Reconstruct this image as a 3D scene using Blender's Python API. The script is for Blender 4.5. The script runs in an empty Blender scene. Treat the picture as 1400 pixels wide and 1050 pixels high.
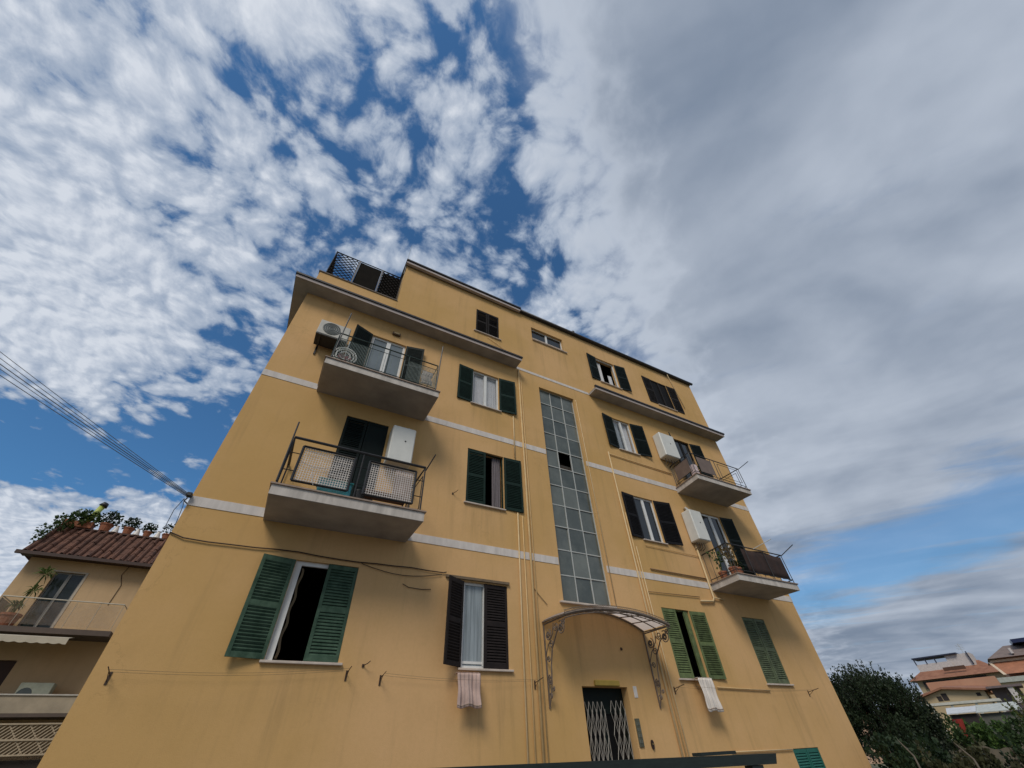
import bpy, math, random
from mathutils import Vector, Matrix
random.seed(7)
R = math.radians
SC = bpy.context.scene
COL = SC.collection
GROUND = -1.65                      # eye height 1.65 m: z = 0 is the eye level

# ------------------------------------------------------------------ camera
cam = bpy.data.cameras.new('camera'); camo = bpy.data.objects.new('camera', cam); COL.objects.link(camo)
cam.sensor_fit = 'HORIZONTAL'; cam.sensor_width = 36.0
F = 534.595
cam.lens = 36.0 * F / 1400.0
cam.clip_start = 0.05; cam.clip_end = 6000
up_c = Vector((671 - 700, -38 - 525, F)).normalized()      # world up seen by the camera (x right, y down, z forward)
hx_c = Vector((1974 - 700, 967 - 525, F)).normalized()     # facade direction
yw_c = up_c.cross(hx_c)
rows = [hx_c, yw_c, up_c]
right = Vector([r.x for r in rows]); down = Vector([r.y for r in rows]); fwd = Vector([r.z for r in rows])
M3 = Matrix((right, -down, -fwd)).transposed().to_4x4()
camo.matrix_world = Matrix.Translation((0, -8.2, 0)) @ M3
SC.camera = camo

# ------------------------------------------------------------------ exposure
SC.view_settings.view_transform = 'Standard'
SC.view_settings.look = 'None'
SC.view_settings.exposure = 0.0
SC.view_settings.gamma = 1.0
SC.view_settings.use_curve_mapping = False

# ------------------------------------------------------------------ sun (veiled by thin cloud)
SUN = Vector((-0.27, -0.30, 0.40)).normalized()
sl = bpy.data.lights.new('sun', 'SUN'); sl.energy = 1.85; sl.angle = R(20); sl.color = (1.0, 0.92, 0.80)
so = bpy.data.objects.new('sun', sl); COL.objects.link(so)
so.rotation_euler = (-SUN).to_track_quat('-Z', 'Y').to_euler()

# ------------------------------------------------------------------ node helper
class NT:
    def __init__(s, tree): s.t = tree
    def n(s, typ, **kw):
        nd = s.t.nodes.new(typ)
        for k, v in kw.items(): setattr(nd, k, v)
        return nd
    def put(s, sock, v):
        if isinstance(v, bpy.types.NodeSocket): s.t.links.new(v, sock)
        elif v is not None: sock.default_value = v
    def m(s, op, a, b=None, c=None, clamp=False):
        nd = s.n('ShaderNodeMath', operation=op, use_clamp=clamp)
        s.put(nd.inputs[0], a); s.put(nd.inputs[1], b)
        if c is not None: s.put(nd.inputs[2], c)
        return nd.outputs[0]
    def v(s, op, a, b=None):
        nd = s.n('ShaderNodeVectorMath', operation=op)
        s.put(nd.inputs[0], a)
        if op == 'SCALE': s.put(nd.inputs[3], b)
        elif b is not None: s.put(nd.inputs[1], b)
        return nd.outputs[1] if op in ('DOT_PRODUCT', 'LENGTH') else nd.outputs[0]
    def comb(s, x, y, z=0.0):
        nd = s.n('ShaderNodeCombineXYZ'); s.put(nd.inputs[0], x); s.put(nd.inputs[1], y); s.put(nd.inputs[2], z); return nd.outputs[0]
    def sep(s, v):
        nd = s.n('ShaderNodeSeparateXYZ'); s.put(nd.inputs[0], v); return nd.outputs
    def noise(s, vec, scale, detail=4, rough=.55, dist=0.0, col=False):
        nd = s.n('ShaderNodeTexNoise'); s.put(nd.inputs['Vector'], vec); s.put(nd.inputs['Scale'], scale)
        s.put(nd.inputs['Detail'], detail); s.put(nd.inputs['Roughness'], rough); s.put(nd.inputs['Distortion'], dist)
        return nd.outputs['Color'] if col else nd.outputs['Fac']
    def ss(s, x, lo, hi, a=0.0, b=1.0):
        nd = s.n('ShaderNodeMapRange', interpolation_type='SMOOTHSTEP'); s.put(nd.inputs[0], x)
        s.put(nd.inputs[1], lo); s.put(nd.inputs[2], hi); s.put(nd.inputs[3], a); s.put(nd.inputs[4], b); return nd.outputs[0]
    def lin(s, x, lo, hi, a=0.0, b=1.0):
        nd = s.n('ShaderNodeMapRange'); s.put(nd.inputs[0], x)
        s.put(nd.inputs[1], lo); s.put(nd.inputs[2], hi); s.put(nd.inputs[3], a); s.put(nd.inputs[4], b); return nd.outputs[0]
    def mix(s, f, a, b, blend='MIX'):
        nd = s.n('ShaderNodeMix', data_type='RGBA', blend_type=blend); s.put(nd.inputs[0], f)
        s.put(nd.inputs[6], (*a, 1) if isinstance(a, tuple) and len(a) == 3 else a)
        s.put(nd.inputs[7], (*b, 1) if isinstance(b, tuple) and len(b) == 3 else b)
        return nd.outputs[2]

# ------------------------------------------------------------------ sky
world = bpy.data.worlds.new('World'); SC.world = world; world.use_nodes = True
wt = world.node_tree; wt.nodes.clear(); W = NT(wt)
WS = 0.10
sky = W.n('ShaderNodeTexSky', sky_type='NISHITA'); sky.sun_disc = False
sky.sun_elevation = math.asin(SUN.z); sky.sun_rotation = math.atan2(SUN.x, SUN.y)
sky.air_density = 1.0; sky.dust_density = 0.6; sky.ozone_density = 1.6
dirv = W.v('NORMALIZE', W.n('ShaderNodeTexCoord').outputs['Generated'])
dx, dy, dz = W.sep(dirv)
zz = W.m('MAXIMUM', dz, 0.0)
zq = W.m('ADD', zz, 0.13)
q = W.comb(W.m('DIVIDE', dx, zq), W.m('DIVIDE', dy, zq))               # soft cloud-deck projection
zp = W.m('MAXIMUM', dz, 0.09)
px_, py_ = W.m('DIVIDE', dx, zp), W.m('DIVIDE', dy, zp)                 # true flat deck
def blob(d, r, amp):
    d = Vector(d).normalized()
    k = 1.0 / (1 - math.cos(r))
    e = W.m('EXPONENT', W.m('MULTIPLY', W.m('SUBTRACT', W.v('DOT_PRODUCT', dirv, tuple(d)), 1.0), k))
    return W.m('MULTIPLY', e, amp)
def total(bs):
    acc = bs[0]
    for b in bs[1:]: acc = W.m('ADD', acc, b)
    return acc
warp = W.v('SCALE', W.v('SUBTRACT', W.noise(q, 3.0, 3, .5, col=True), (.5, .5, .5)), 0.16)
qw = W.v('ADD', q, warp)
def cells(vec, scale, sm, jit):
    vo = W.n('ShaderNodeTexVoronoi', feature='SMOOTH_F1'); vo.inputs['Scale'].default_value = scale; vo.inputs['Smoothness'].default_value = sm
    W.put(vo.inputs['Vector'], W.v('ADD', vec, W.v('SCALE', W.v('SUBTRACT', W.noise(vec, scale * 1.3, 4, .6, col=True), (.5, .5, .5)), jit)))
    return W.m('SUBTRACT', 0.75, vo.outputs['Distance'])
def alto(vec):
    fb = W.noise(vec, 8.6, 8, .64, .1)
    return W.m('ADD', W.m('ADD', W.m('MULTIPLY', fb, .62), W.m('MULTIPLY', cells(vec, 11.0, .30, .075), .34)), W.m('MULTIPLY', cells(vec, 25.0, .35, .035), .22))
nA = alto(qw)
so2 = (SUN.x * .020, SUN.y * .020, 0)
nB = alto(W.v('ADD', qw, so2))
big = W.noise(q, 1.8, 3, .5)
# where the deck is thick or open (directions in the world)
cov = total([
    blob((-.342, .313, .886), .04, -.09), blob((-.33, .345, .875), .03, -.07), blob((-.143, .171, .975), .09, -.03), blob((.10, .22, .97), .09, .05), blob((.042, .348, .937), .12, -.035),
    blob((.164, .416, .895), .09, -.08), blob((.237, .311, .92), .05, -.13), blob((-.357, .453, .817), .04, -.10), blob((-.384, .584, .715), .04, -.10), blob((-.10, .56, .82), .16, -.035), blob((-.11, .25, .96), .05, -.04),
    blob((-.447, .808, .384), .075, -.36), blob((-.363, .852, .378), .075, -.36), blob((-.21, .889, .43), .07, -.20), blob((-.28, .83, .47), .045, -.22),
    blob((-.24, .84, .50), .05, -.20), blob((-.60, .72, .33), .14, -.30), blob((-.12, .78, .62), .14, -.07),
    blob((-.383, .757, .53), .10, .14), blob((-.50, .70, .52), .13, .15), blob((-.45, .60, .66), .16, .16),
    blob((-.40, .873, .27), .09, .50), blob((-.23, .93, .29), .07, .34), blob((-.30, .12, .94), .16, .08), blob((-.55, .45, .70), .25, .10)])
dens = W.m('ADD', W.m('ADD', nA, cov), W.m('MULTIPLY', W.m('SUBTRACT', big, .5), .16))
dens = W.m('ADD', W.m('ADD', dens, .118), W.m('MULTIPLY', W.m('SUBTRACT', W.noise(qw, 38.0, 4, .6), .5), .13))
aA = W.m('MULTIPLY', W.ss(dens, .415, .585), .96)
lit = W.lin(W.m('SUBTRACT', nA, nB), -.12, .12)
thick = W.ss(dens, .47, .82)
cA = W.mix(W.m('MULTIPLY', thick, W.m('ADD', .35, W.m('MULTIPLY', lit, .75))), (.30, .375, .50), (.665, .71, .785))
hi = total([blob((-.28, .16, .95), .26, .32), blob((.05, .02, .99), .22, .18), blob((-.50, .62, .60), .3, .05)])
cA = W.mix(W.m('MULTIPLY', hi, W.m('ADD', .4, thick)), cA, (.80, .83, .88))
# grey stratus sheet over the right-hand side
edge = W.m('ADD', W.v('DOT_PRODUCT', dirv, (.641, -.766, .052)), W.m('MULTIPLY', W.m('SUBTRACT', nA, .5), .30))
edge = W.m('ADD', edge, W.m('MULTIPLY', W.m('SUBTRACT', big, .5), .16))
mS = W.ss(edge, -.07, .15)
zs_ = W.m('ADD', zz, .12)
ax_, ay_ = W.m('DIVIDE', dx, zs_), W.m('DIVIDE', dy, zs_)
u = W.m('ADD', W.m('MULTIPLY', ax_, .54), W.m('MULTIPLY', ay_, -.84))
v = W.m('ADD', W.m('MULTIPLY', ax_, .84), W.m('MULTIPLY', ay_, .54))
st = W.noise(W.comb(W.m('MULTIPLY', u, .60), W.m('MULTIPLY', v, 1.6), .7), 1.5, 4, .45, .6)
soft = W.noise(q, 2.1, 3, .45, .3)
puff = W.noise(q, 9.0, 5, .55, .2)
sb = W.m('ADD', W.m('ADD', W.m('MULTIPLY', st, .98), W.m('MULTIPLY', soft, .50)), W.m('MULTIPLY', puff, .16))
sb = W.m('ADD', sb, total([blob((.36, .24, .90), .20, .04), blob((.55, .02, .83), .30, -.12), blob((.35, -.20, .90), .28, -.07), blob((.25, .18, .95), .14, .12),
                            blob((.60, .33, .73), .14, .10), blob((.80, .02, .60), .12, .06), blob((.82, .30, .48), .25, .08), blob((.12, .05, .99), .13, .10), blob((.95, .22, .12), .2, -.10)]))
sb = W.m('ADD', sb, W.m('MULTIPLY', W.ss(edge, .27, .02), .36))
cS = W.mix(W.ss(sb, .50, 1.17), (.19, .242, .33), (.485, .54, .63))
# openings in the sheet, low on the right
opn = total([blob((.905, .345, .222), .065, .70), blob((.915, .31, .230), .045, .45), blob((.935, .245, .240), .060, .66), blob((.952, .16, .256), .060, .66), blob((.962, .10, .270), .05, .60), blob((.88, .42, .21), .06, .58), blob((.86, .46, .20), .05, .40),
             blob((.957, .17, .235), .035, .25)])
wis = W.noise(W.comb(W.m('MULTIPLY', u, .8), W.m('MULTIPLY', v, 2.6), 3.1), 1.9, 6, .6, .5)
aS = W.m('MULTIPLY', mS, W.ss(W.m('SUBTRACT', W.m('ADD', .10, W.m('MULTIPLY', wis, 1.7)), opn), .08, .80, .30, 1.0))
cloudA = W.v('SCALE', cA, 1 / WS); cloudS = W.v('SCALE', cS, 1 / WS)
blue = W.mix(1.0, sky.outputs[0], (.50, .90, 1.15), 'MULTIPLY')
c0 = W.mix(aA, blue, cloudA)
c0 = W.mix(W.m('MULTIPLY', mS, W.ss(W.v('DOT_PRODUCT', dirv, (.95, .28, .2)), .80, .95)), c0, blue)
c1 = W.mix(aS, c0, cloudS)
bg = W.n('ShaderNodeBackground'); W.put(bg.inputs[0], c1); bg.inputs[1].default_value = WS
wo = W.n('ShaderNodeOutputWorld'); wt.links.new(bg.outputs[0], wo.inputs[0])

# ------------------------------------------------------------------ materials
MATS = {}
def pm(name, c, rough=.7, var=.15, scale=5.0, bump=0.0, metal=0.0, bscale=None, spec=.5, stretch=None, c2=None, trans=0.0):
    if name in MATS: return MATS[name]
    m = bpy.data.materials.new(name); m.use_nodes = True
    t = m.node_tree; N = NT(t); b = t.nodes['Principled BSDF']
    co = N.n('ShaderNodeTexCoord').outputs['Object']
    if stretch:
        mp = N.n('ShaderNodeMapping'); mp.inputs['Scale'].default_value = stretch; N.put(mp.inputs[0], co); co = mp.outputs[0]
    nz = N.noise(co, scale, 5, .6)
    f = N.lin(nz, .3, .7)
    a = tuple(x * (1 - var) for x in c); d = c2 if c2 else tuple(min(1, x * (1 + var)) for x in c)
    N.put(b.inputs['Base Color'], N.mix(f, a, d))
    N.put(b.inputs['Roughness'], N.lin(nz, .2, .8, max(0.02, rough - .08), min(1, rough + .08)))
    b.inputs['Metallic'].default_value = metal
    b.inputs['Specular IOR Level'].default_value = spec
    if trans: b.inputs['Transmission Weight'].default_value = trans
    if bump:
        bp = N.n('ShaderNodeBump'); bp.inputs['Strength'].default_value = bump; bp.inputs['Distance'].default_value = .02
        N.put(bp.inputs['Height'], N.noise(co, bscale or scale * 4, 4, .6)); t.links.new(bp.outputs[0], b.inputs['Normal'])
    MATS[name] = m
    return m

# rain stains run down from the sills of the ochre house: (x0, x1, z) of each sill
SILLS = [(3.36, 4.39, 7.62), (3.31, 4.45, 4.44), (.10, 1.32, 1.16), (3.36, 4.52, 1.16), (9.04, 10.01, 7.62), (9.04, 10.01, 4.44), (8.98, 10.05, 1.13), (12.2, 13.32, 1.09), (3.36, 4.46, 11.04), (5.86, 7.52, 11.86), (5.8, 7.45, 2.49), (-.62, -.35, 3.30), (1.8, 2.08, 3.30), (11.4, 11.7, 3.30)]
def stucco(name, base, stain=.5, warm=(.60, .36, .15), seedv=0.0, sills=None):
    if name in MATS: return MATS[name]
    m = bpy.data.materials.new(name); m.use_nodes = True
    t = m.node_tree; N = NT(t); b = t.nodes['Principled BSDF']
    co = N.v('ADD', N.n('ShaderNodeTexCoord').outputs['Object'], (seedv, seedv, seedv))
    n1 = N.noise(co, .35, 4, .55); n2 = N.noise(co, 1.6, 5, .6); n3 = N.noise(co, 18, 4, .6)
    mp = N.n('ShaderNodeMapping'); mp.inputs['Scale'].default_value = (2.2, 2.2, .16); N.put(mp.inputs[0], co)
    run = N.noise(mp.outputs[0], 2.3, 6, .65)
    c = N.mix(N.ss(n1, .3, .7), tuple(x * .92 for x in base), warm)
    c = N.mix(N.m('MULTIPLY', N.ss(n2, .48, .75), .22 * stain), c, tuple(x * .62 for x in base))
    c = N.mix(N.m('MULTIPLY', N.ss(run, .50, .76), .42 * stain), c, (base[0] * .55, base[1] * .58, base[2] * .66))
    c = N.mix(N.m('MULTIPLY', N.ss(n3, .35, .7), .12), c, tuple(x * .75 for x in base))
    if sills:
        sx_, sy_, sz_ = N.sep(co); acc = None
        wx = N.m('ADD', sx_, N.lin(n2, .2, .8, 6.7 - .10, 6.7 + .10)); wz = N.m('ADD', sz_, N.lin(run, .25, .75, -1.65 - .45, -1.65 + .45))
        rz_ = N.m('ADD', sz_, -1.65)
        for a_, b_, z_ in sills:
            k_ = N.m('MULTIPLY', N.m('MULTIPLY', N.ss(wx, a_ - .10, a_ + .08), N.ss(wx, b_ + .10, b_ - .08)), N.m('MULTIPLY', N.ss(wz, z_ - 1.15, z_ + .1), N.m('LESS_THAN', rz_, z_)))
            acc = k_ if acc is None else N.m('MAXIMUM', acc, k_)
        c = N.mix(N.m('MULTIPLY', acc, N.m('MULTIPLY', N.ss(run, .30, .66), .27)), c, (base[0] * .50, base[1] * .53, base[2] * .62))
    vo = N.n('ShaderNodeTexVoronoi', feature='DISTANCE_TO_EDGE'); vo.inputs['Scale'].default_value = .42
    N.put(vo.inputs['Vector'], N.v('ADD', co, N.v('SCALE', N.noise(co, 1.3, 6, .7, col=True), 1.6)))
    ck = N.m('MULTIPLY', N.ss(vo.outputs['Distance'], .009, .002), N.ss(N.noise(co, .5, 3, .5), .50, .62))
    c = N.mix(N.m('MULTIPLY', ck, .16), c, tuple(x * .35 for x in base))
    N.put(b.inputs['Base Color'], c); b.inputs['Roughness'].default_value = .9; b.inputs['Specular IOR Level'].default_value = .2
    bp = N.n('ShaderNodeBump'); bp.inputs['Strength'].default_value = .35; bp.inputs['Distance'].default_value = .012
    h = N.m('ADD', N.m('MULTIPLY', N.noise(co, 60, 4, .65), .5), N.m('MULTIPLY', n2, 1.2))
    N.put(bp.inputs['Height'], h); t.links.new(bp.outputs[0], b.inputs['Normal'])
    MATS[name] = m; return m

def leafmat(name, c, c2, trans=.25):
    if name in MATS: return MATS[name]
    m = bpy.data.materials.new(name); m.use_nodes = True
    t = m.node_tree; N = NT(t); b = t.nodes['Principled BSDF']
    co = N.n('ShaderNodeTexCoord').outputs['Object']
    g = N.n('ShaderNodeNewGeometry').outputs['Random Per Island']
    f = N.m('ADD', N.m('MULTIPLY', g, .6), N.m('MULTIPLY', N.ss(N.noise(co, 1.6, 3), .35, .65), .4))
    cc = N.mix(f, c, c2)
    N.put(b.inputs['Base Color'], cc); b.inputs['Roughness'].default_value = .6; b.inputs['Specular IOR Level'].default_value = .3
    tr = N.n('ShaderNodeBsdfTranslucent'); N.put(tr.inputs[0], cc)
    mx = N.n('ShaderNodeMixShader'); mx.inputs[0].default_value = trans
    t.links.new(b.outputs[0], mx.inputs[1]); t.links.new(tr.outputs[0], mx.inputs[2])
    t.links.new(mx.outputs[0], t.nodes['Material Output'].inputs[0])
    MATS[name] = m; return m

def film(name, c, alpha, rough=.15):
    if name in MATS: return MATS[name]
    m = bpy.data.materials.new(name); m.use_nodes = True
    t = m.node_tree; N = NT(t); b = t.nodes['Principled BSDF']
    co = N.n('ShaderNodeTexCoord').outputs['Object']
    b.inputs['Base Color'].default_value = (*c, 1); b.inputs['Roughness'].default_value = rough
    N.put(b.inputs['Alpha'], N.lin(N.noise(co, 5, 4), .3, .7, alpha * .6, alpha * 1.3))
    MATS[name] = m; return m

WALL = stucco('ochre_stucco', (.63, .39, .15), .65, (.69, .43, .205), sills=SILLS)
BAND = pm('pale_band_paint', (.64, .59, .55), .9, .14, 2.2, .1, stretch=(3, 3, .7))
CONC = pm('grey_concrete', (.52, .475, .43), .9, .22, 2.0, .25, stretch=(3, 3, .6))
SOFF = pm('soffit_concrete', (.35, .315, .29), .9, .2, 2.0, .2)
EAVEF = pm('eave_fascia', (.42, .36, .34), .85, .12, 3)
DARKM = pm('dark_gutter_metal', (.035, .03, .03), .5, .25, 6)
MARB = pm('sill_marble', (.55, .47, .40), .6, .15, 6)
WHITE = pm('white_frame_paint', (.72, .72, .70), .45, .06, 8)
GREYFR = pm('grey_bar_paint', (.46, .47, .45), .5, .12, 8)
GLASS = pm('window_glass', (.012, .016, .018), .05, .2, 2, spec=.8)
STGL = pm('stair_glass', (.105, .122, .112), .10, .35, 1.6, spec=.8)
GREENSH = pm('green_shutter_paint', (.038, .088, .054), .7, .3, 7, .1, c2=(.080, .138, .092), spec=.3)
DKGREEN = pm('dark_green_shutter_paint', (.006, .021, .015), .6, .3, 7, spec=.25)
BLKGREEN = pm('blackish_green_shutter_paint', (.005, .011, .010), .6, .3, 7, spec=.2)
BLACKSH = pm('black_brown_shutter_paint', (.008, .0075, .009), .6, .3, 7, spec=.2)
BROWNSH = pm('dark_brown_shutter_paint', (.013, .009, .007), .6, .3, 7, spec=.2)
OLIVESH = pm('olive_green_shutter_paint', (.105, .140, .052), .7, .4, 7, .1)
GREYGR = pm('faded_green_shutter_paint', (.10, .125, .065), .7, .4, 7, .1)
TEALSH = pm('teal_shutter_paint', (.018, .125, .095), .5, .2, 7)
CURT = pm('white_curtain', (.60, .60, .62), .9, .12, 3, stretch=(6, 6, .4))
CURTP = pm('grey_curtain', (.16, .14, .15), .9, .25, 3, stretch=(6, 6, .4))
IRON = pm('black_iron_paint', (.018, .018, .02), .5, .3, 8)
GRIRON = pm('dark_green_iron_paint', (.015, .035, .028), .5, .3, 8)
BOIL = pm('white_boiler_enamel', (.66, .66, .62), .35, .06, 4)
ACW = pm('ac_casing', (.50, .48, .43), .5, .12, 4)
ACD = pm('ac_dark_grille', (.06, .075, .075), .5, .2, 12)
PIPE = pm('ochre_painted_pipe', (.60, .41, .19), .6, .12, 5)
PIPEC = pm('cream_painted_pipe', (.62, .46, .25), .55, .12, 5)
CABLE = pm('black_cable', (.015, .015, .016), .6, .2, 8)
TERRA = pm('terracotta', (.30, .11, .055), .8, .2, 8, .1)
def island_glass(name, a, c):
    m = bpy.data.materials.new(name); m.use_nodes = True
    t = m.node_tree; N = NT(t); b = t.nodes['Principled BSDF']
    gi = N.n('ShaderNodeNewGeometry').outputs['Random Per Island']; co = N.n('ShaderNodeTexCoord').outputs['Object']
    f = N.m('ADD', N.m('MULTIPLY', N.m('POWER', gi, 1.4), .65), N.m('MULTIPLY', N.ss(N.noise(co, 2.6, 5, .65), .35, .75), .4))
    N.put(b.inputs['Base Color'], N.mix(f, a, c)); N.put(b.inputs['Roughness'], N.lin(N.noise(co, 1.3, 4), .3, .7, .04, .26)); b.inputs['Specular IOR Level'].default_value = .75
    return m
STGL = island_glass('stair_panes', (.055, .068, .062), (.17, .185, .165))
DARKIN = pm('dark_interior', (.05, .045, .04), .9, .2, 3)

# ------------------------------------------------------------------ mesh builder
WL = {}
def wloc(o): return WL.get(o.name, Vector((0, 0, 0))) if o else Vector((0, 0, 0))
class MB:
    def __init__(s): s.v = []; s.f = []
    def quad(s, *ps):
        b = len(s.v); s.v += [tuple(p) for p in ps]; s.f.append(tuple(range(b, b + len(ps)))); return s
    def hexa(s, p):           # 8 points: bottom ring then top ring
        b = len(s.v); s.v += [tuple(x) for x in p]
        for f in ((3, 2, 1, 0), (4, 5, 6, 7), (0, 1, 5, 4), (1, 2, 6, 5), (2, 3, 7, 6), (3, 0, 4, 7)): s.f.append(tuple(b + i for i in f))
        return s
    def box(s, x0, x1, y0, y1, z0, z1):
        return s.hexa([(x0, y0, z0), (x1, y0, z0), (x1, y1, z0), (x0, y1, z0), (x0, y0, z1), (x1, y0, z1), (x1, y1, z1), (x0, y1, z1)])
    def bbox(s, x0, x1, y0, y1, z0, z1, c=.02):     # box with chamfered vertical and front edges
        b = len(s.v)
        def ring(z, k):
            return [(x0 + k, y0, z), (x1 - k, y0, z), (x1, y0 + k, z), (x1, y1 - k, z), (x1 - k, y1, z), (x0 + k, y1, z), (x0, y1 - k, z), (x0, y0 + k, z)]
        def ringi(z, i):
            return [(min(max(x, x0 + i), x1 - i), min(max(y, y0 + i), y1 - i), z) for x, y, z in ring(z, c)]
        rs = [ringi(z0, c), ring(z0 + c, c), ring(z1 - c, c), ringi(z1, c)]
        for r in rs: s.v += r
        for k in range(3):
            for i in range(8):
                j = (i + 1) % 8; s.f.append((b + k * 8 + i, b + k * 8 + j, b + k * 8 + 8 + j, b + k * 8 + 8 + i))
        s.f.append(tuple(b + i for i in reversed(range(8)))); s.f.append(tuple(b + 24 + i for i in range(8)))
        return s
    def tube(s, pts, r, n=6, closed=False, r2=None):
        pts = [Vector(p) for p in pts]; b = len(s.v); L = len(pts)
        prev = None
        for i, p in enumerate(pts):
            a = pts[i - 1] if i else (pts[-1] if closed else p); c = pts[i + 1] if i < L - 1 else (pts[0] if closed else p)
            t = (c - a); t = t.normalized() if t.length > 1e-9 else Vector((0, 0, 1))
            if prev is None:
                ref = Vector((0, 0, 1)) if abs(t.z) < .9 else Vector((1, 0, 0)); nn = t.cross(ref).normalized()
            else:
                nn = prev - t * prev.dot(t); nn = nn.normalized() if nn.length > 1e-6 else t.orthogonal().normalized()
            prev = nn; bb = t.cross(nn)
            rr = r if r2 is None else r + (r2 - r) * i / max(1, L - 1)
            for k in range(n):
                an = 2 * math.pi * k / n; s.v.append(tuple(p + nn * (rr * math.cos(an)) + bb * (rr * math.sin(an))))
        for i in range(L if closed else L - 1):
            j = (i + 1) % L
            for k in range(n):
                k2 = (k + 1) % n; s.f.append((b + i * n + k, b + i * n + k2, b + j * n + k2, b + j * n + k))
        if not closed:
            s.f.append(tuple(b + k for k in reversed(range(n)))); s.f.append(tuple(b + (L - 1) * n + k for k in range(n)))
        return s
    def bar(s, a, c, w=.02): return s.tube([a, c], w * .7, 4)
    def lathe(s, cx, cy, prof, n=14):   # prof: (r, z)
        b = len(s.v)
        for r, z in prof:
            for k in range(n):
                an = 2 * math.pi * k / n; s.v.append((cx + r * math.cos(an), cy + r * math.sin(an), z))
        for i in range(len(prof) - 1):
            for k in range(n):
                k2 = (k + 1) % n; s.f.append((b + i * n + k, b + i * n + k2, b + (i + 1) * n + k2, b + (i + 1) * n + k))
        s.f.append(tuple(b + k for k in reversed(range(n)))); s.f.append(tuple(b + (len(prof) - 1) * n + k for k in range(n)))
        return s
    def disc_y(s, cx, y, cz, r, n=20, dy=.01):      # disc facing -y, thickness dy
        b = len(s.v)
        for yy in (y, y + dy):
            for k in range(n):
                an = 2 * math.pi * k / n; s.v.append((cx + r * math.cos(an), yy, cz + r * math.sin(an)))
        s.f.append(tuple(b + k for k in range(n))); s.f.append(tuple(b + n + k for k in reversed(range(n))))
        for k in range(n):
            k2 = (k + 1) % n; s.f.append((b + k2, b + k, b + n + k, b + n + k2))
        return s
    def sheet(s, fn, nu, nv):         # fn(u,v) -> point
        b = len(s.v)
        for j in range(nv + 1):
            for i in range(nu + 1): s.v.append(tuple(fn(i / nu, j / nv)))
        for j in range(nv):
            for i in range(nu):
                a = b + j * (nu + 1) + i; s.f.append((a, a + 1, a + nu + 2, a + nu + 1))
        return s
    def build(s, name, mat, parent=None, smooth=False, local=False, solid=0.0):
        off = Vector((0, 0, 0)) if local else wloc(parent)
        me = bpy.data.meshes.new(name)
        me.from_pydata([(x - off.x, y - off.y, z - off.z) for x, y, z in s.v], [], s.f); me.update()
        if smooth:
            for p in me.polygons: p.use_smooth = True
        me.materials.append(mat)
        o = bpy.data.objects.new(name, me); COL.objects.link(o)
        if solid:
            md = o.modifiers.new('thickness', 'SOLIDIFY'); md.thickness = solid; md.offset = 0
        if parent: o.parent = parent; WL[o.name] = off
        return o

def thing(name, label, cat, loc, rotz=0.0, group=None):
    o = bpy.data.objects.new(name, None); COL.objects.link(o); o.empty_display_size = .2
    o.location = loc; o.rotation_euler = (0, 0, rotz); o['label'] = label; o['category'] = cat
    if group: o['group'] = group
    WL[o.name] = Vector(loc); return o
def tag(o, label, cat, group=None):
    o['label'] = label; o['category'] = cat
    if group: o['group'] = group
    return o
def struct(o): o['kind'] = 'structure'; return o

# ------------------------------------------------------------------ ground
g = MB()
g.sheet(lambda u, v: (-2500 + 5000 * u, -2500 + 5000 * v, GROUND), 40, 40)
struct(g.build('ground', pm('ground_earth', (.10, .10, .055), .95, .35, .25, .3)))
g = MB(); g.box(-30, 17.5, -14, -.9, GROUND - .3, GROUND + .004)
struct(g.build('courtyard', pm('courtyard_asphalt', (.11, .105, .10), .9, .25, 1.2, .3)))
g = MB(); g.box(-1.9, 15.4, -.9, 0, GROUND - .3, GROUND + .12)
struct(g.build('pavement', pm('pavement_concrete', (.30, .28, .25), .9, .2, 1.5, .2)))

# ================================================================== APARTMENT BUILDING
X0, X1 = -1.81, 15.26
ZE = 9.85          # eave level
ZT = 13.30         # attic top
XA = 0.60          # attic starts
BLD = thing('apartment_building', 'four storey ochre apartment house with green shutters, balconies and a tall stair window', 'building', (6.7, 5, GROUND))

holes = []
def hole(*h): holes.append(h)
# (x0, x1, z0, z1)
STAIR = (5.92, 7.40, 2.54, 9.34); hole(*STAIR)
DOOR = (6.13, 7.34, GROUND + .12, .98); hole(*DOOR)
SLIT = (5.87, 7.40, 11.90, 12.68); hole(*SLIT)

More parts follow.
